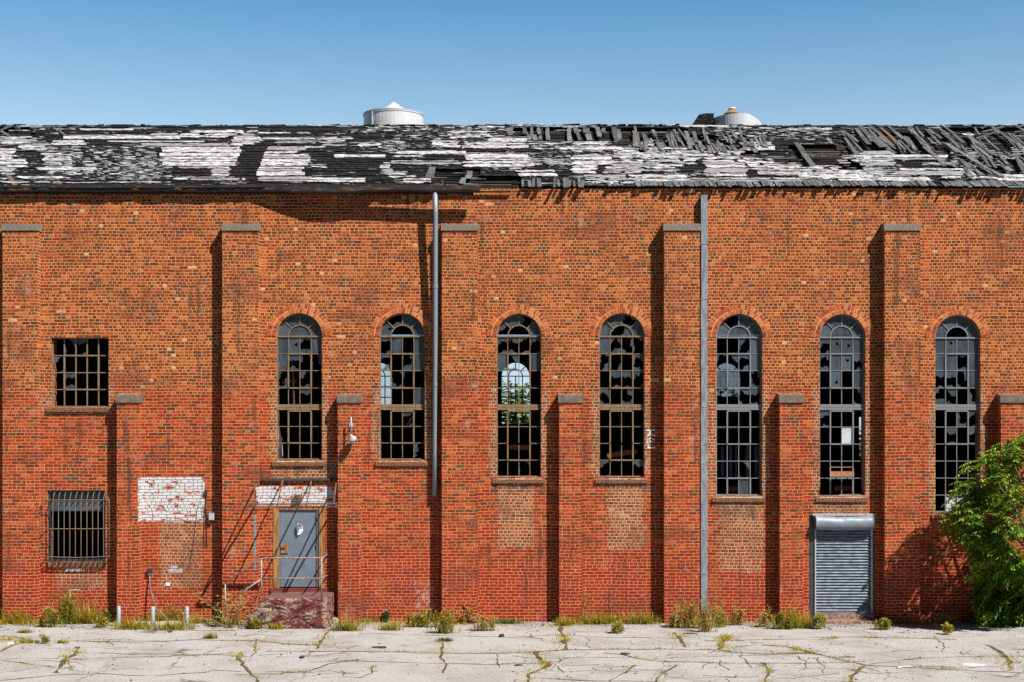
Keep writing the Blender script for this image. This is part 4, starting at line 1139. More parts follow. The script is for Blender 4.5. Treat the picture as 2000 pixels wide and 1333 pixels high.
cf = empty('canopy_frame', (X(578), 0, Z(940)), label='bare rusted iron awning frame jutting from the wall above the grey door', cat='awning frame')
yc = -1.38
q = MB(); q.bar((X(502), -.03, Z(937.5)), (X(657), -.03, Z(936.5)), .06, .055, (0, 0, 1)); q.build('wall_bar', M['canopy_dark'], cf)
q = MB(); q.bar(P(488, 985, yc), P(661, 984, yc), .03, .03); q.bar(P(489, 990, yc), P(658, 990, yc), .035, .028); q.build('front_bar', M['canopy'], cf)
for a, b in ((503, 490), (553, 541), (609, 598), (657.5, 652)):
    q = MB(); q.bar((X(a), -.03, Z(938)), P(b, 987, yc), .028, .028); q.build('rafter', M['canopy'], cf)
for a, b in ((504, 489), (658, 655)):
    q = MB(); q.bar((X(a), -.005, Z(983)), P(b, 987.5, yc), .028, .05); q.build('side_arm', M['canopy'], cf)
q = MB(); q.bar((X(502.5), -.02, Z(985)), (X(502.5), -.02, Z(938)), .028, .028, (0, 1, 0)); q.build('upright', M['canopy_dark'], cf)
q = MB(); q.box(X(576), X(590), -.09, -.002, Z(975), Z(966)); q.box(X(580), X(587), -.12, -.09, Z(973), Z(968)); tag(q.build('door_light', M['sill'], base=(X(583), 0, Z(970))), 'small rusty light fitting on the white painted bricks above the door', 'light fitting')

lp = empty('wall_lamp', (X(686), YP, Z(838)), label='white bell shaped lamp on a pipe arm on the short brick pilaster', cat='lamp')
yl = YP
q = MB(); q.box(P(682, 0, yl).x, P(690, 0, yl).x, yl - .02, yl - .001, P(0, 835, yl).z, P(0, 826, yl).z); q.build('bracket', M['lamp'], lp)
q = MB(); q.tube([P(687, 831, yl), P(687, 831, yl - .12), P(686, 830, yl - .16)], .014, 8); q.tube([P(685.5, 815, yl - .16), P(686.5, 848, yl - .17)], .02, 8); q.build('arm', M['lamp'], lp, smooth=True)
q = MB(); c = P(688, 858, yl - .18)
rot = Matrix.Rotation(.35, 4, 'X') @ Matrix.Rotation(-.3, 4, 'Y')
q.lathe([(.001, .125), (.03, .12), (.035, .075), (.075, .055), (.105, .01), (.112, -.035), (.1, -.04), (.06, -.07), (.001, -.085)], (0, 0, 0), 24)
q.v = [rot @ p + c for p in q.v]; q.build('lamp_shade', M['lamp'], lp, smooth=True)

jb = empty('junction_box', (X(414), 0, Z(1008)), label='small light grey utility box on the wall right of the white bricks', cat='utility box')
q = MB(); q.box(X(410), X(419.5), -.09, -.002, Z(1015), Z(1002)); q.build('housing', M['box'], jb)
q = MB(); q.box(X(409.6), X(419.9), -.105, -.091, Z(1015.3), Z(1001.7)); q.build('lid', M['box'], jb)
q = MB(); q.tube([(X(402), -.02, Z(955)), (X(403.5), -.03, Z(975)), (X(401), -.02, Z(990)), (X(404), -.02, Z(1010)), (X(404), -.015, Z(1070))], .009, 6); q.tube([(X(399), -.015, Z(1000)), (X(399), -.015, Z(1068))], .006, 6); q.tube([(X(393), -.015, Z(972)), (X(388), -.015, Z(985)), (X(385), -.015, Z(1000)), (X(378), -.015, Z(1060)), (X(369), -.015, Z(1112))], .005, 5)
q.box(X(400), X(405), -.05, -.002, Z(968), Z(957)); tag(q.build('cable', M['black'], base=(X(402), 0, Z(1000))), 'black cables hanging down the wall beside the white painted bricks', 'cable')
ob = empty('outlet_box', (X(292), 0, Z(1120)), label='black outlet box with a bent conduit low on the wall above the posts', cat='outlet')
q = MB(); q.box(X(288.5), X(297.5), -.07, -.002, Z(1120), Z(1112)); q.build('cover', M['black'], ob)
q = MB(); q.box(X(290), X(296.5), -.06, -.002, Z(1123), Z(1117.5)); q.tube([(X(293), -.03, Z(1123)), (X(293), -.03, Z(1130))], .02, 8); q.build('socket', M['duct'], ob)
q = MB(); q.tube([(X(292.5), -.03, Z(1129)), (X(295), -.1, Z(1146)), (X(302), -.2, Z(1166)), (X(308.5), -.28, Z(1177)), (X(308.5), -.3, Z(1186)), P(318, 1200, -.4), P(330, 1214, -.5)], .016, 8); q.build('conduit', M['pipe_dark'], ob, smooth=True)

BL = [(232, 1184, 1224, 'grey steel post nearest the short brick pilaster'), (298.5, 1185, 1225, 'grey steel post standing in front of the bent conduit'), (365, 1185, 1222, 'grey steel post nearest the red stoop')]
for px, t, b, lab in BL:
    g = G(px, b); y_ = g.y
    mb = MB(); r_ = .05
    h_ = P(px, t, y_).z
    mb.lathe([(r_, -.05), (r_, h_ - .006), (r_ - .008, h_), (.001, h_ + .004)], (g.x, y_, 0), 18)
    o = mb.build('bollard', M['bollard'], base=(g.x, y_, 0), smooth=True); tag(o, lab, 'bollard', 'steel posts in the weeds')
a = G(262, 1222); b = G(356, 1221)
mb = MB(); n = 12; vs = []; fs = []
for k in range(n + 1):
    p = a.lerp(b, k / n); jit = RND.uniform(-.012, .012)
    vs += [p + Vector((0, -.07, 0)), p + Vector((0, -.055, .085 + jit)), p + Vector((0, .055, .085 + jit)), p + Vector((0, .07, 0))]
for k in range(n):
    for i in range(3): fs.append((4 * k + i, 4 * k + 4 + i, 4 * k + 5 + i, 4 * k + 1 + i))
fs += [(0, 1, 2, 3), (4 * n + 3, 4 * n + 2, 4 * n + 1, 4 * n)]
mb.add(vs, fs); tag(mb.build('wheel_stop', M['kerb'], base=tuple(a.lerp(b, .5))), 'low worn concrete kerb bar running between the grey posts', 'kerb')

# ------------------------------------------------------------------ ground
mb = MB(); mb.quad((-450, -220, -.004), (450, -220, -.004), (450, 600, -.004), (-450, 600, -.004))
tag(mb.build('ground', M['asphalt']), kind='structure')
mb = MB(); mb.quad((-24, -9.6, 0), (24, -9.6, 0), (24, .3, 0), (-24, .3, 0))
tag(mb.build('pavement', M['pavement']), kind='structure')
CR = [([(0, 1273), (18, 1264), (40, 1256), (48, 1249), (30, 1243), (0, 1244)], 1), ([(3, 1291), (55, 1297), (105, 1304)], 1), ([(150, 1263), (150, 1275), (125, 1290), (118, 1303), (110, 1315)], 1.8),
      ([(40, 1252), (150, 1253), (220, 1254), (265, 1255), (320, 1253), (390, 1250), (440, 1251), (505, 1252), (560, 1259), (620, 1261)], 1.3), ([(150, 1275), (260, 1278), (400, 1280), (455, 1276)], .8),
      ([(505, 1250), (495, 1265), (500, 1275), (490, 1283)], .8), ([(470, 1275), (465, 1285), (475, 1300), (485, 1315), (500, 1325), (503, 1340)], 1.6), ([(520, 1273), (615, 1273), (700, 1273), (800, 1275), (900, 1277), (1000, 1276), (1100, 1270), (1200, 1269), (1300, 1269), (1405, 1270)], 1.3),
      ([(642, 1230), (630, 1250), (618, 1268)], 1.4), ([(460, 1318), (540, 1317), (605, 1310), (640, 1298), (700, 1290)], .9), ([(0, 1330), (120, 1318), (200, 1317), (290, 1321), (390, 1315), (420, 1310), (470, 1312)], 1), ([(1092, 1218), (1097, 1240), (1105, 1258), (1103, 1270)], 2.2),
      ([(1045, 1272), (1052, 1288), (1070, 1296), (1062, 1306), (1035, 1318), (1030, 1340)], 2.), ([(640, 1292), (700, 1292), (850, 1296), (950, 1298), (1060, 1297)], .8), ([(862, 1255), (862, 1285), (872, 1297), (865, 1315)], 1.2), ([(1180, 1276), (1215, 1280), (1270, 1290), (1340, 1294)], .9),
      ([(1320, 1300), (1290, 1318), (1273, 1340)], 1), ([(1270, 1290), (1300, 1293), (1400, 1295), (1480, 1296), (1600, 1296), (1690, 1293)], 1.1), ([(1422, 1243), (1408, 1256), (1408, 1270), (1430, 1274), (1490, 1278), (1590, 1277)], 1.8),
      ([(1490, 1260), (1540, 1264), (1570, 1272), (1590, 1277), (1640, 1289), (1690, 1300), (1780, 1304), (1900, 1311), (2010, 1316)], 1.7), ([(1690, 1302), (1670, 1312), (1662, 1325), (1655, 1340)], 1.5), ([(1490, 1295), (1505, 1312), (1497, 1325), (1500, 1340)], 1.5), ([(1700, 1298), (1760, 1290), (1830, 1284), (1990, 1284), (2010, 1283)], .9),
      ([(1925, 1260), (1950, 1272), (1965, 1285), (1973, 1300), (1970, 1310)], 2.2), ([(1380, 1252), (1500, 1250), (1560, 1249), (1600, 1250), (1640, 1245), (1700, 1245), (1870, 1250)], 1), ([(1317, 1236), (1338, 1264)], 1.5), ([(1035, 1325), (1150, 1330), (1300, 1333)], 1), ([(1240, 1300), (1213, 1320), (1190, 1330)], .8), ([(700, 1325), (725, 1315), (730, 1300)], .8),
      ([(0, 1222), (60, 1222), (200, 1229), (330, 1232), (460, 1232)], .8), ([(700, 1238), (860, 1242), (1000, 1245), (1090, 1240), (1200, 1246), (1330, 1248)], .7)]
for k in range(46):
    px, py = RND.uniform(-10, 2010), 1236 + 95 * RND.random(); pts = [(px, py)]; hz = RND.random() < .65
    for j in range(RND.randint(2, 5)):
        if hz: px += RND.uniform(14, 60); py += RND.gauss(0, 2.2)
        else: px += RND.gauss(0, 9); py += RND.uniform(3, 9)
        pts.append((px, min(1340, max(1226, py))))
    CR.append((pts, RND.uniform(.3, .6)))
ck = MB(); tuft_pts = []
for pts, wd in CR:
    pw = [G(*p) for p in pts]
    fine = []
    for a, b in zip(pw, pw[1:]):
        n = max(2, int((b - a).length / .18))
        for k in range(n):
            p = a.lerp(b, k / n); p.x += .07 * noise1(p.x * 2.3, p.y * 2.3); p.y += .09 * noise1(p.x * 1.9 + 5, p.y * 1.9)
            fine.append(p)
    fine.append(pw[-1])
    vs = []; fs = []
    for i, p in enumerate(fine):
        d = (fine[min(i + 1, len(fine) - 1)] - fine[max(i - 1, 0)]); d.normalize()
        s = Vector((-d.y, d.x, 0)); w = wd * .02 * max(.12, 1 + 1.5 * noise1(p.x * 3, p.y * 3))
        vs += [p + s * w + Vector((0, 0, .004)), p - s * w + Vector((0, 0, .004))]
        if wd >= .75 and RND.random() < (.55 if noise1(p.x * .9, p.y * .9 + 30) > -.05 else .06) * wd: tuft_pts.append((p, wd))
    for i in range(len(fine) - 1): fs.append((2 * i, 2 * i + 1, 2 * i + 3, 2 * i + 2))
    ck.add(vs, fs)
tag(ck.build('pavement_crack', M['crack']), kind='structure')

# weeds -----------------------------------------------------------------------
def blade(mb, p, d, L, w, droop=.4, segs=3):
    pts = [Vector(p)]; d = Vector(d).normalized()
    for k in range(segs):
        d = (d + Vector((0, 0, -droop * (k + 1) / segs * .5))).normalized(); pts.append(pts[-1] + d * L / segs)
    s = d.cross(Vector((0, 0, 1)))
    if s.length < .1: s = Vector((1, 0, 0))
    s.normalize(); vs = []
    for k, q in enumerate(pts):
        ww = w * (1 - k / segs) + .0008
        vs += [q - s * ww / 2, q + s * ww / 2]
    mb.add(vs, [(2 * k, 2 * k + 1, 2 * k + 3, 2 * k + 2) for k in range(segs)])
def leaf(mb, p, d, L, w):
    d = Vector(d).normalized(); s = d.cross(Vector((RND.uniform(-.4, .4), RND.uniform(-.4, .4), 1)))
    if s.length < .05: s = Vector((1, 0, 0))
    s.normalize(); n = s.cross(d)
    m = p + d * L * .45 + n * L * .06
    mb.add([p, m - s * w / 2, p + d * L, m + s * w / 2], [(0, 1, 2, 3)])
def rdir(up=.5):
    a = RND.uniform(0, 2 * math.pi); return Vector((math.cos(a), math.sin(a), up * RND.uniform(.4, 1.6))).normalized()
def weed(px, py, hpx, wpx, mat, form, lab):
    g = G(px, py); g.y = min(g.y, -.06) if not (py < 1219) else min(g.y, -.12)
    k = (D + g.y) / F; H_ = hpx * k * .95; W_ = wpx * k * 1.05
    mb = MB(); dep = min(W_ * .5, .22)
    if form == 'grass':
        for i in range(int(130 + 300 * W_)):
            p = g + Vector((RND.gauss(0, .3) * W_, RND.uniform(-dep, dep * .4), 0)); p.y = min(p.y, -.02)
            d = Vector((RND.gauss(0, .55), RND.gauss(-.1, .35), 1)); blade(mb, p, d, H_ * RND.uniform(.6, 1.4), .019, RND.uniform(.2, 1.0))
    elif form == 'stalk':
        ns = max(6, int(W_ * 34))
        for i in range(ns):
            p = g + Vector((RND.gauss(0, .2) * W_, RND.uniform(-dep, 0), 0)); p.y = min(p.y, -.02)
            d = Vector((RND.gauss(0, .22), RND.gauss(-.05, .12), 1)).normalized(); h = H_ * RND.uniform(.5, 1.05)
            tip = p + d * h; mb.tube([p, p.lerp(tip, .5) + Vector((RND.uniform(-.02, .02), 0, 0)), tip], [.007, .005, .003], 4, cap=False)
            for j in range(int(16 + h * 55)):
                t = RND.uniform(.05, 1) ** .8; q = p.lerp(tip, t) + Vector((RND.gauss(0, .02), 0, 0)); leaf(mb, q, rdir(.7), RND.uniform(.045, .1) * (1.3 - .55 * t), RND.uniform(.016, .034))
        for i in range(int(120 * W_) + 20):
            p = g + Vector((RND.gauss(0, .3) * W_, RND.uniform(-dep, 0), 0)); blade(mb, p, Vector((RND.gauss(0, .6), RND.gauss(0, .3), 1)), H_ * .5, .016, .8)
    elif form == 'bush':
        for i in range(int(90 + 420 * W_)):
            a = rdir(1.0); p = g + Vector((a.x * W_ * .42 * RND.random() ** .5, a.y * dep * RND.random(), H_ * RND.uniform(.05, .95) * (1 - .5 * abs(a.x)))); p.y = min(p.y, -.02)
            leaf(mb, p, rdir(.8), RND.uniform(.05, .11), RND.uniform(.024, .046))
        for i in range(7):
            a = rdir(1.2); mb.tube([g, g + Vector((a.x * W_ * .35, a.y * dep * .6, H_ * .8))], [.005, .002], 4, cap=False)
    elif form == 'bramble':
        for i in range(26):
            p = g + Vector((RND.gauss(0, .25) * W_, RND.uniform(-dep, 0), 0)); d = Vector((RND.gauss(0, .5), RND.gauss(0, .3), 1)).normalized()
            pts = [p]
            for k2 in range(5):
                d = (d + Vector((RND.gauss(0, .35), RND.gauss(0, .25), -.12))).normalized(); pts.append(pts[-1] + d * H_ * RND.uniform(.14, .3))
            mb.tube(pts, [.006, .005, .005, .004, .003, .002], 4, cap=False)
            for q in pts[1:]:
                for j in range(6): leaf(mb, q + Vector((RND.gauss(0, .02), RND.gauss(0, .02), 0)), rdir(.5), RND.uniform(.05, .1), .024)
    o = mb.build('grass_clump' if form == 'grass' else 'weed_plant', M[mat], base=tuple(Vector((g.x, g.y, 0))))
    tag(o, lab, 'grass clump' if form == 'grass' else 'weed', 'weeds growing along the foot of the wall')
WEEDS = [
    (17, 1210, 58, 16, 'w_dry', 'stalk', 'thin dry stalk against the first tall pilaster at the left edge'),
    (42, 1217, 32, 50, 'w_yellow', 'grass', 'yellow grass at the foot of the leftmost tall pilaster'),
    (68, 1216, 26, 22, 'w_green', 'bush', 'dark green leafy weed beside the leftmost tall pilaster'),
    (100, 1224, 44, 46, 'w_olive', 'stalk', 'olive bushy weed left of the tall weed under the barred window'),
    (134, 1218, 78, 46, 'w_olive', 'stalk', 'tallest olive weed straight below the barred window'),
    (170, 1217, 42, 50, 'w_yellow', 'grass', 'bright yellow grass right of the tall weed under the barred window'),
    (200, 1226, 26, 32, 'w_olive', 'bush', 'low olive weed just left of the grey post by the pilaster'),
    (216, 1213, 24, 18, 'w_green', 'bush', 'small green weed in the pilaster shadow left of the posts'),
    (262, 1228, 24, 56, 'w_yellow', 'grass', 'yellow grass between the left and middle grey posts'),
    (275, 1213, 26, 26, 'w_green', 'bush', 'green leafy weed at the short pilaster behind the posts'),
    (325, 1214, 30, 44, 'w_yellow', 'grass', 'tall yellow grass behind the kerb where the conduit lands'),
    (340, 1229, 22, 60, 'w_yellow', 'grass', 'yellow grass between the middle and right grey posts'),
    (352, 1212, 42, 20, 'w_dry', 'stalk', 'dry yellow stalks behind the right grey post'),
    (388, 1213, 18, 34, 'w_yellow', 'grass', 'short yellow grass right of the three grey posts'),
    (425, 1224, 52, 22, 'w_green', 'bush', 'bright green leafy weed left of the red stoop'),
    (448, 1224, 78, 56, 'w_dry', 'bramble', 'dry brown bramble at the left end of the red stoop'),
    (498, 1229, 26, 44, 'w_olive', 'bush', 'yellow green weed in front of the red stoop'),
    (540, 1229, 14, 18, 'w_yellow', 'grass', 'tiny yellow tuft at the centre base of the red stoop'),
    (676, 1231, 27, 46, 'w_olive', 'grass', 'spiky olive clump right of the red stoop'),
    (757, 1213, 27, 16, 'w_green', 'bush', 'small upright green weed alone on the brick wall right of the door'),
    (766, 1230, 20, 32, 'w_yellow', 'grass', 'low yellow clump on the paving in front of the upright green weed'),
    (822, 1224, 36, 66, 'w_olive', 'stalk', 'wide yellow weed under the round downpipe'),
    (868, 1236, 48, 44, 'w_olive', 'stalk', 'yellow brown weed in front of the middle tall pilaster'),
    (917, 1216, 38, 26, 'w_dry', 'bramble', 'reddish dry weed at the right corner of the middle tall pilaster'),
    (950, 1231, 32, 40, 'w_dry', 'stalk', 'tan feathery weed right of the middle tall pilaster'),
    (992, 1217, 10, 46, 'w_green', 'grass', 'low green grass strip below the third arched window'),
    (1130, 1215, 70, 16, 'w_dry', 'stalk', 'tall thin dry stalk at the corner of the third short pilaster'),
    (1100, 1222, 18, 22, 'w_yellow', 'grass', 'small yellow tuft where the paving crack meets the third short pilaster'),
    (1162, 1218, 24, 44, 'w_yellow', 'grass', 'yellow grass just right of the third short pilaster'),
    (1195, 1217, 20, 40, 'w_yellow', 'grass', 'yellow grass behind the bushy weed below the fourth arched window'),
    (1248, 1218, 24, 56, 'w_olive', 'grass', 'olive grass beside the shadow of the fourth tall pilaster'),
    (1206, 1237, 24, 38, 'w_olive', 'bush', 'rounded olive weed on the paving below the fourth arched window'),
    (1342, 1226, 60, 58, 'w_dry', 'stalk', 'tan seeding weed at the foot of the fourth tall pilaster'),
    (1318, 1224, 28, 30, 'w_olive', 'bush', 'low olive weed at the left foot of the fourth tall pilaster'),
    (1378, 1234, 84, 26, 'w_dry', 'stalk', 'tallest tan weed in front of the flat grey downpipe'),
    (1400, 1224, 44, 34, 'w_olive', 'stalk', 'olive weed just right of the flat grey downpipe'),
    (1440, 1220, 38, 30, 'w_dry', 'stalk', 'thin dry weed below the fifth arched window'),
    (1492, 1224, 36, 30, 'w_dry', 'stalk', 'tan weed left of the fourth short pilaster shadow'),
    (1530, 1228, 48, 50, 'w_olive', 'stalk', 'yellow olive weed in front of the fourth short pilaster'),
    (1562, 1226, 34, 46, 'w_yellow', 'grass', 'yellow grass at the right of the fourth short pilaster'),
    (1600, 1229, 34, 48, 'w_olive', 'bush', 'leafy olive weed at the left of the shutter step'),
    (1722, 1229, 24, 40, 'w_olive', 'stalk', 'small olive weed right of the shutter step'),
    (1850, 1240, 26, 26, 'w_yellow', 'bush', 'small yellow weed on the paving left of the tree'),
    (1842, 1222, 22, 30, 'w_dry', 'bramble', 'dry twiggy weed behind the small yellow one by the tree'),
    (50, 1236, 8, 20, 'w_olive', 'grass', 'small flat olive tuft near the wall on the paving at far left'),
    (55, 1255, 8, 30, 'w_olive', 'grass', 'low grey green clump in the crack at far left'),
    (89, 1257, 20, 12, 'w_olive', 'stalk', 'upright green weed in the crack below the barred window'),
    (122, 1256, 7, 14, 'w_yellow', 'grass', 'tiny yellow green weed right of the upright weed in the crack'),
    (411, 1247, 12, 20, 'w_olive', 'grass', 'olive tuft alone on the paving left of the stoop'),
    (870, 1252, 8, 26, 'w_green', 'grass', 'low bright green tuft on the paving in front of the middle tall pilaster'),
]
for w in WEEDS: weed(*w)
# grass in the cracks: too much to count
tg = MB()
for p, wd in tuft_pts:
    L = RND.uniform(.04, .1) * (.8 + .35 * wd)
    for i in range(int(10 + 9 * wd)):
        q = p + Vector((RND.gauss(0, .09 * wd), RND.gauss(0, .05 * wd), 0)); blade(tg, q, Vector((RND.gauss(0, .8), RND.gauss(0, .6), .9)), L * RND.uniform(.5, 1.2), .011, .6, 2)
for px, py, wx, wy, n in ((1418, 1247, 10, 5, 340), (1408, 1260, 7, 5, 260), (1062, 1295, 9, 4, 170), (1105, 1252, 7, 4, 150), (130, 1288, 6, 5, 120), (470, 1283, 6, 3, 90), (1503, 1312, 5, 4, 120), (15, 1250, 22, 3, 200), (1630, 1247, 9, 2, 80), (1556, 1268, 9, 3, 120), (240, 1228, 30, 4, 150)):
    for i in range(n):
        q = G(px + RND.gauss(0, wx * .55), py + RND.gauss(0, wy * .55)); blade(tg, q, Vector((RND.gauss(0, .8), RND.gauss(0, .6), .9)), RND.uniform(.04, .1), .012, .6, 2)
tag(tg.build('crack_grass', M['w_yellow']), kind='stuff')
wg = MB()
for i in range(3600):
    px = RND.uniform(-20, 2020)
    if 470 < px < 645 or 1590 < px < 1706: continue
    dn = noise1(px * .018, 20) + .25
    if px < 480: dn += .35
    if RND.random() > max(0, dn) * 1.1: continue
    y_ = -abs(RND.gauss(0, .16)) - .03
    if any(a - 3 < px < b + 3 for a, b in tall + short): y_ -= .27
    q = Vector(((px - 1000) * (D + y_) / F, y_, 0))
    for j in range(3): blade(wg, q + Vector((RND.gauss(0, .02), RND.gauss(0, .01), 0)), Vector((RND.gauss(0, .6), RND.gauss(0, .4), 1)), RND.uniform(.04, .19) * (.55 + max(0, dn)), .014, RND.uniform(.2, 1), 2)
tag(wg.build('wall_foot_grass', M['w_yellow']), kind='stuff')

gv = MB()
for i in range(1500):
    px = RND.uniform(-20, 2020); y_ = -abs(RND.gauss(0, .7)) - .05 if RND.random() < .6 else RND.uniform(-9, -.1)
    if any(a - 3 < px < b + 3 for a, b in tall + short): y_ -= .27
    p = Vector(((px - 1000) * (D + y_) / F, y_, 0)); r_ = RND.uniform(.008, .035); h_ = r_ * RND.uniform(.4, .9)
    a0 = RND.random() * 6; vs = [p + Vector((math.cos(a0 + k * 1.257) * r_ * RND.uniform(.7, 1.2), math.sin(a0 + k * 1.257) * r_ * RND.uniform(.7, 1.3), 0)) for k in range(5)] + [p + Vector((0, 0, h_))]
    gv.add(vs, [(k, (k + 1) % 5, 5) for k in range(5)], 0 if RND.random() < .5 else 1)
tag(gv.build('gravel', [M['stone'], M['asphalt_bit']]), kind='stuff')
# litter -----------------------------------------------------------------------
def chunk(name, px, py, w, d, h, mat, lab, cat, grp=None, n=9):
    g = G(px, py); mb = MB(); top = []; bot = []
    for k in range(n):
        a = 2 * math.pi * k / n; f_ = RND.uniform(.7, 1.15)
        bot.append(g + Vector((math.cos(a) * w / 2 * f_, math.sin(a) * d / 2 * f_, .004))); top.append(g + Vector((math.cos(a) * w / 2 * f_ * .8, math.sin(a) * d / 2 * f_ * .8, .004 + h * RND.uniform(.7, 1.1))))
    mb.add(bot + top, [(k, (k + 1) % n, n + (k + 1) % n, n + k) for k in range(n)] + [tuple(range(n, 2 * n))])
    tag(mb.build(name, M[mat], base=tuple(g)), lab, cat, grp)
chunk('rubber_scrap', 980, 1244, .14, .25, .06, 'asphalt_bit', 'thick black scrap on the paving below the third arched window', 'scrap', 'black scraps on the paving')
chunk('rubber_scrap', 742, 1265, .36, .35, .01, 'asphalt_bit', 'flat dark scrap on the paving right of the door', 'scrap', 'black scraps on the paving')
chunk('rubber_scrap', 1220, 1278, .22, .3, .02, 'asphalt_bit', 'ragged black scrap on the paving below the fourth arched window', 'scrap', 'black scraps on the paving')
chunk('rubber_scrap', 590, 1285, .12, .3, .03, 'asphalt_bit', 'small black lump on the paving in front of the stoop', 'scrap', 'black scraps on the paving')
chunk('rubber_scrap', 333, 1235, .09, .2, .03, 'asphalt_bit', 'small dark lump in front of the middle grey post', 'scrap', 'black scraps on the paving')
chunk('rubber_scrap', 1350, 1238, .4, .22, .01, 'asphalt_bit', 'long flat dark scrap near the flat grey downpipe', 'scrap', 'black scraps on the paving')
chunk('rubber_scrap', 1012, 1300, .2, .2, .012, 'asphalt_bit', 'thin dark sliver on the paving at the bottom centre', 'scrap', 'black scraps on the paving')
chunk('rubber_scrap', 1655, 1284, .4, .12, .008, 'asphalt_bit', 'long thin dark scrap on the paving in front of the shutter', 'scrap', 'black scraps on the paving')
chunk('paper_scrap', 20, 1257, .17, .3, .02, 'paper', 'crumpled white scrap on the paving at the far left', 'paper')
chunk('paper_scrap', 1903, 1299, .55, .35, .006, 'paper', 'flat white sheet on the paving in front of the tree', 'paper')
chunk('rubble_stone', 653, 1218, .2, .25, .13, 'stone', 'broken concrete lump at the right of the red stoop', 'stone')
chunk('rubble_stone', 1840, 1222, .5, .4, .05, 'stone', 'flat pale broken slab at the wall left of the tree', 'stone')
a, b = G(1752, 1307), G(1783, 1305)
mb = MB(); mb.tube([a + Vector((0, 0, .02)), a.lerp(b, .5) + Vector((0, .05, .03)), b + Vector((0, 0, .02))], .018, 6); tag(mb.build('stick', M['kerb'], base=tuple(a)), 'pale stick lying on the paving at the lower right', 'stick')

# trees ------------------------------------------------------------------------
def compound(mb, p, d, L, nl, lw, ll):
    d = Vector(d).normalized(); pts = [Vector(p)]
    for k in range(nl):
        d = (d + Vector((0, 0, -.13))).normalized(); pts.append(pts[-1] + d * L / nl)
    s = d.cross(Vector((0, 0, 1)))
    if s.length < .1: s = Vector((1, 0, 0))
    s.normalize()
    for k in range(1, nl + 1):
        for sg in (-1, 1):
            dd = (s * sg + (pts[k] - pts[k - 1]).normalized() * .55 + Vector((RND.gauss(0, .15), RND.gauss(0, .15), -.45 + RND.gauss(0, .2)))).normalized()
            leaf(mb, pts[k], dd, ll * RND.uniform(.75, 1.15), lw * RND.uniform(.8, 1.2))
    leaf(mb, pts[-1], d, ll, lw)
tr = empty('tree', (13.1, -1.25, 0), label='leafy green tree with drooping leaves against the wall at the right', cat='tree')
base = Vector((13.1, -1.25, 0)); tk = MB(); crown = MB()
tips = []
C0 = P(2042, 1040, -1.25)
for i in range(16):
    a = RND.uniform(0, 2 * math.pi); tgt = Vector((C0.x + math.cos(a) * RND.uniform(.6, 1.9), -1.25 + math.sin(a) * .8, RND.uniform(1.0, 4.1)))
    m1 = base.lerp(tgt, .35) + Vector((0, 0, .45)); m2 = base.lerp(tgt, .7) + Vector((0, 0, .3))
    tk.tube([base + Vector((RND.uniform(-.08, .08), RND.uniform(-.08, .08), -.05)), m1, m2, tgt], [.07, .045, .03, .012], 7)
    tips.append(tgt)
tk.build('trunk', M['bark'], tr, smooth=True)
OUT = [(855, 2000, 60), (880, 1965, 0), (905, 1935, 0), (935, 1912, 0), (960, 1893, 0), (985, 1858, 0), (1005, 1862, 0), (1025, 1850, 0), (1050, 1876, 0), (1075, 1888, 0), (1100, 1900, 0), (1130, 1915, 0), (1160, 1908, 0), (1190, 1916, 0), (1225, 1935, 0)]
def left_edge(py):
    for (a, xa, _), (b, xb, _) in zip(OUT, OUT[1:]):
        if a <= py <= b: return xa + (xb - xa) * (py - a) / (b - a)
    return 2000
ncl = 0
while ncl < 215:
    py = RND.uniform(858, 1225) if RND.random() < .72 else RND.uniform(1100, 1228); le = left_edge(py)
    px = le + 16 + abs(RND.gauss(0, 1)) * 75 if RND.random() < .65 else RND.uniform(le + 15, 2190)
    if px > 2190: continue
    rx = max(.05, (px - le) * S); ymax = min(1.0, .28 + rx * .45)
    # shell biased towards the camera side
    y_ = -1.25 + RND.choice((-1, -1, 1)) * ymax * RND.uniform(.35, 1.0) * (1.25 if py < 1090 else 1)
    if py > 1110: y_ = -.6 + RND.uniform(-.4, .45) * min(1, ymax + .3)
    c = P(px, py, y_)
    if c.z < .12: continue
    ncl += 1
    out = Vector((c.x - C0.x, (y_ + 1.25) * 1.6, (c.z - 2.0) * .5)).normalized()
    for j in range(RND.randint(9, 15)):
        d = (out * .9 + Vector((RND.gauss(0, .55), RND.gauss(0, .55), RND.gauss(.12, .4)))).normalized()
        p = c + Vector((RND.gauss(0, .09), RND.gauss(0, .08), RND.gauss(0, .08)))
        compound(crown, p, d, RND.uniform(.22, .4), 6, .05, .14)
# long sprays poking out to the left
for px, py in ((1862, 948), (1880, 912), (1905, 905), (1858, 962), (1850, 1022), (1865, 1026), (1890, 1005), (1870, 975), (1900, 985), (1925, 890), (1945, 880), (1965, 868), (1985, 862), (1900, 1120), (1920, 1200), (1895, 1080)):
    for j in range(5):
        y_ = -1.25 + RND.uniform(-.35, .35); p = P(px + 26, py - 4, y_)
        compound(crown, p + Vector((RND.gauss(0, .05), 0, RND.gauss(0, .05))), Vector((-1, RND.gauss(0, .3), RND.gauss(.15, .25))), RND.uniform(.3, .46), 7, .046, .13)
crown.build('crown', M['leaf'], tr)

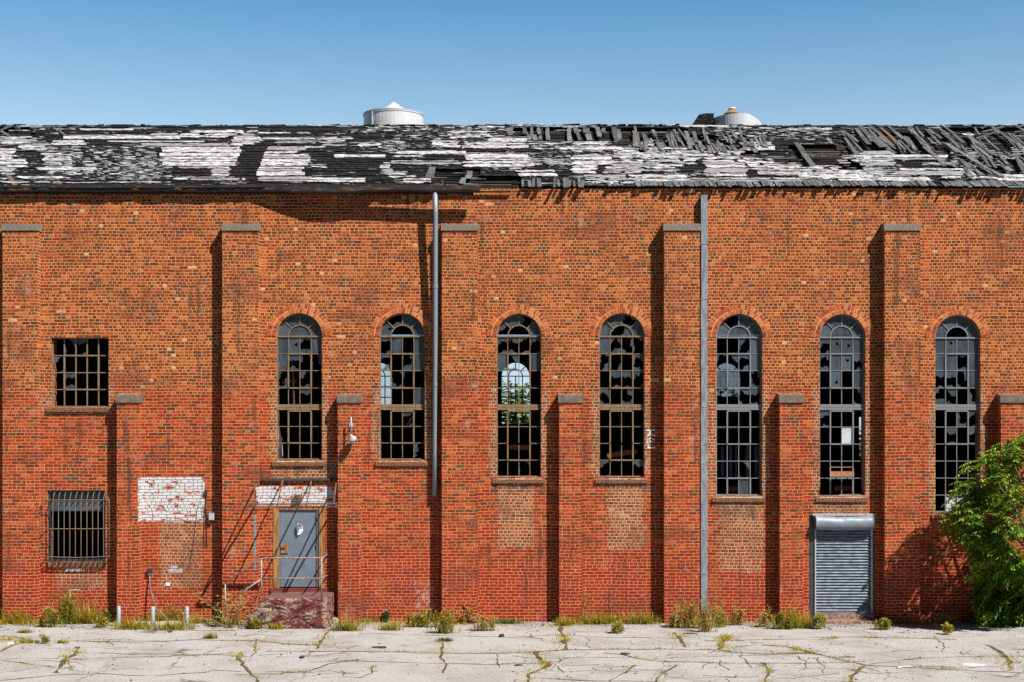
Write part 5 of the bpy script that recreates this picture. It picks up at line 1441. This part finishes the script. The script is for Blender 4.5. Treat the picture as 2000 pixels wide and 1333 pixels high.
FT = [(.3, 44, 7.6, 3.2, 'round green tree seen through the third arched window'), (-6., 47, 6., 3., 'green tree behind the factory seen past the second arched window'), (12.2, 45, 7.2, 3.0, 'green tree behind the factory seen through the fifth arched window'), (20.5, 44, 5.2, 3., 'low green tree behind the factory seen through the sixth arched window')]
for x_, y_, h_, r_, lab in FT:
    t = empty('tree', (x_, y_, 0), label=lab, cat='tree', group='trees behind the factory')
    q = MB(); q.tube([(x_, y_, -.1), (x_ + .1, y_, h_ * .35), (x_, y_, h_ * .75)], [.2, .15, .06], 7)
    for i in range(6):
        a = i * 1.05; q.tube([(x_, y_, h_ * .4), (x_ + math.cos(a) * r_ * .6, y_ + math.sin(a) * r_ * .6, h_ * .65)], [.07, .02], 5)
    q.build('trunk', M['bark'], t)
    q = MB()
    for k in range(5200):
        v_ = Vector((RND.gauss(0, 1), RND.gauss(0, 1), RND.gauss(0, 1))).normalized() * RND.random() ** .4
        lump = 1 + .35 * mnoise.noise(v_ * 2.2 + Vector((x_, 0, 0)))
        p = Vector((x_ + v_.x * r_ * lump, y_ + v_.y * r_ * lump, h_ * .55 + v_.z * h_ * .45 * lump)); leaf(q, p, rdir(.3), .42, .26)
    q.build('crown', M['leaf_far'], t)

# ------------------------------------------------------------------ camera, sky, sun
cam = bpy.data.cameras.new('camera'); co = bpy.data.objects.new('camera', cam); COL.objects.link(co)
co.location = (0, -D, ZC); co.rotation_euler = (math.radians(90), 0, 0)
cam.sensor_width = 36; cam.lens = 36 * F / 2000; cam.shift_y = (HZ - 666.5) / 2000; cam.clip_end = 3000; cam.clip_start = .1
scene.camera = co
SUN = Vector((1.14, -1, 1.82)).normalized()
el = math.asin(SUN.z); az = math.atan2(SUN.x, SUN.y)
sun = bpy.data.lights.new('sun', 'SUN'); so = bpy.data.objects.new('sun', sun); COL.objects.link(so)
sun.energy = 5.0; sun.angle = math.radians(.5); sun.color = (1, .95, .87)
so.rotation_euler = (-SUN).to_track_quat('-Z', 'Y').to_euler()
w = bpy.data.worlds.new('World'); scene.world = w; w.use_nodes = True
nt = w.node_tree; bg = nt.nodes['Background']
sky = nt.nodes.new('ShaderNodeTexSky'); sky.sky_type = 'NISHITA'; sky.sun_disc = False
sky.sun_elevation = el; sky.sun_rotation = az; sky.altitude = 200; sky.air_density = 1.0; sky.dust_density = .0; sky.ozone_density = 2.0
tc = nt.nodes.new('ShaderNodeTexCoord'); sx = nt.nodes.new('ShaderNodeSeparateXYZ'); nt.links.new(tc.outputs['Generated'], sx.inputs[0])
rp = nt.nodes.new('ShaderNodeValToRGB'); nt.links.new(sx.outputs[2], rp.inputs[0])
e = rp.color_ramp.elements; e[0].position = 0.0; e[0].color = (.36, .46, .74, 1); e[1].position = .2; e[1].color = (1.08, 1.05, .92, 1)
for p_, c_ in ((.3, (.42, .78, .84)), (.38, (.12, .34, .46)), (1.0, (.05, .17, .28))):
    q_ = e.new(p_); q_.color = (*c_, 1)
mm = nt.nodes.new('ShaderNodeMix'); mm.data_type = 'RGBA'; mm.blend_type = 'MULTIPLY'; mm.inputs[0].default_value = 1
nt.links.new(sky.outputs[0], mm.inputs[6]); nt.links.new(rp.outputs[0], mm.inputs[7])
mr = nt.nodes.new('ShaderNodeMapRange'); nt.links.new(sx.outputs[1], mr.inputs[0]); mr.inputs[1].default_value = -.2; mr.inputs[2].default_value = .4; mr.inputs[3].default_value = .4; mr.inputs[4].default_value = 1.0  # sky behind the camera dimmed only to cut fill in the shadows
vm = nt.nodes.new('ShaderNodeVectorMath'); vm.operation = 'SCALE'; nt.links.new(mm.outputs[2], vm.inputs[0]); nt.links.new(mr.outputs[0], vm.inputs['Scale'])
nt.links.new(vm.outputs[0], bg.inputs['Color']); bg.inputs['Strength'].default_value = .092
scene.view_settings.view_transform = 'Standard'; scene.view_settings.look = 'None'; scene.view_settings.gamma = 1; scene.view_settings.exposure = .78
scene.render.engine = 'CYCLES'
scene.cycles.max_bounces = 6; scene.cycles.transparent_max_bounces = 8
for o in bpy.data.objects:
    if '_b' in o: del o['_b']
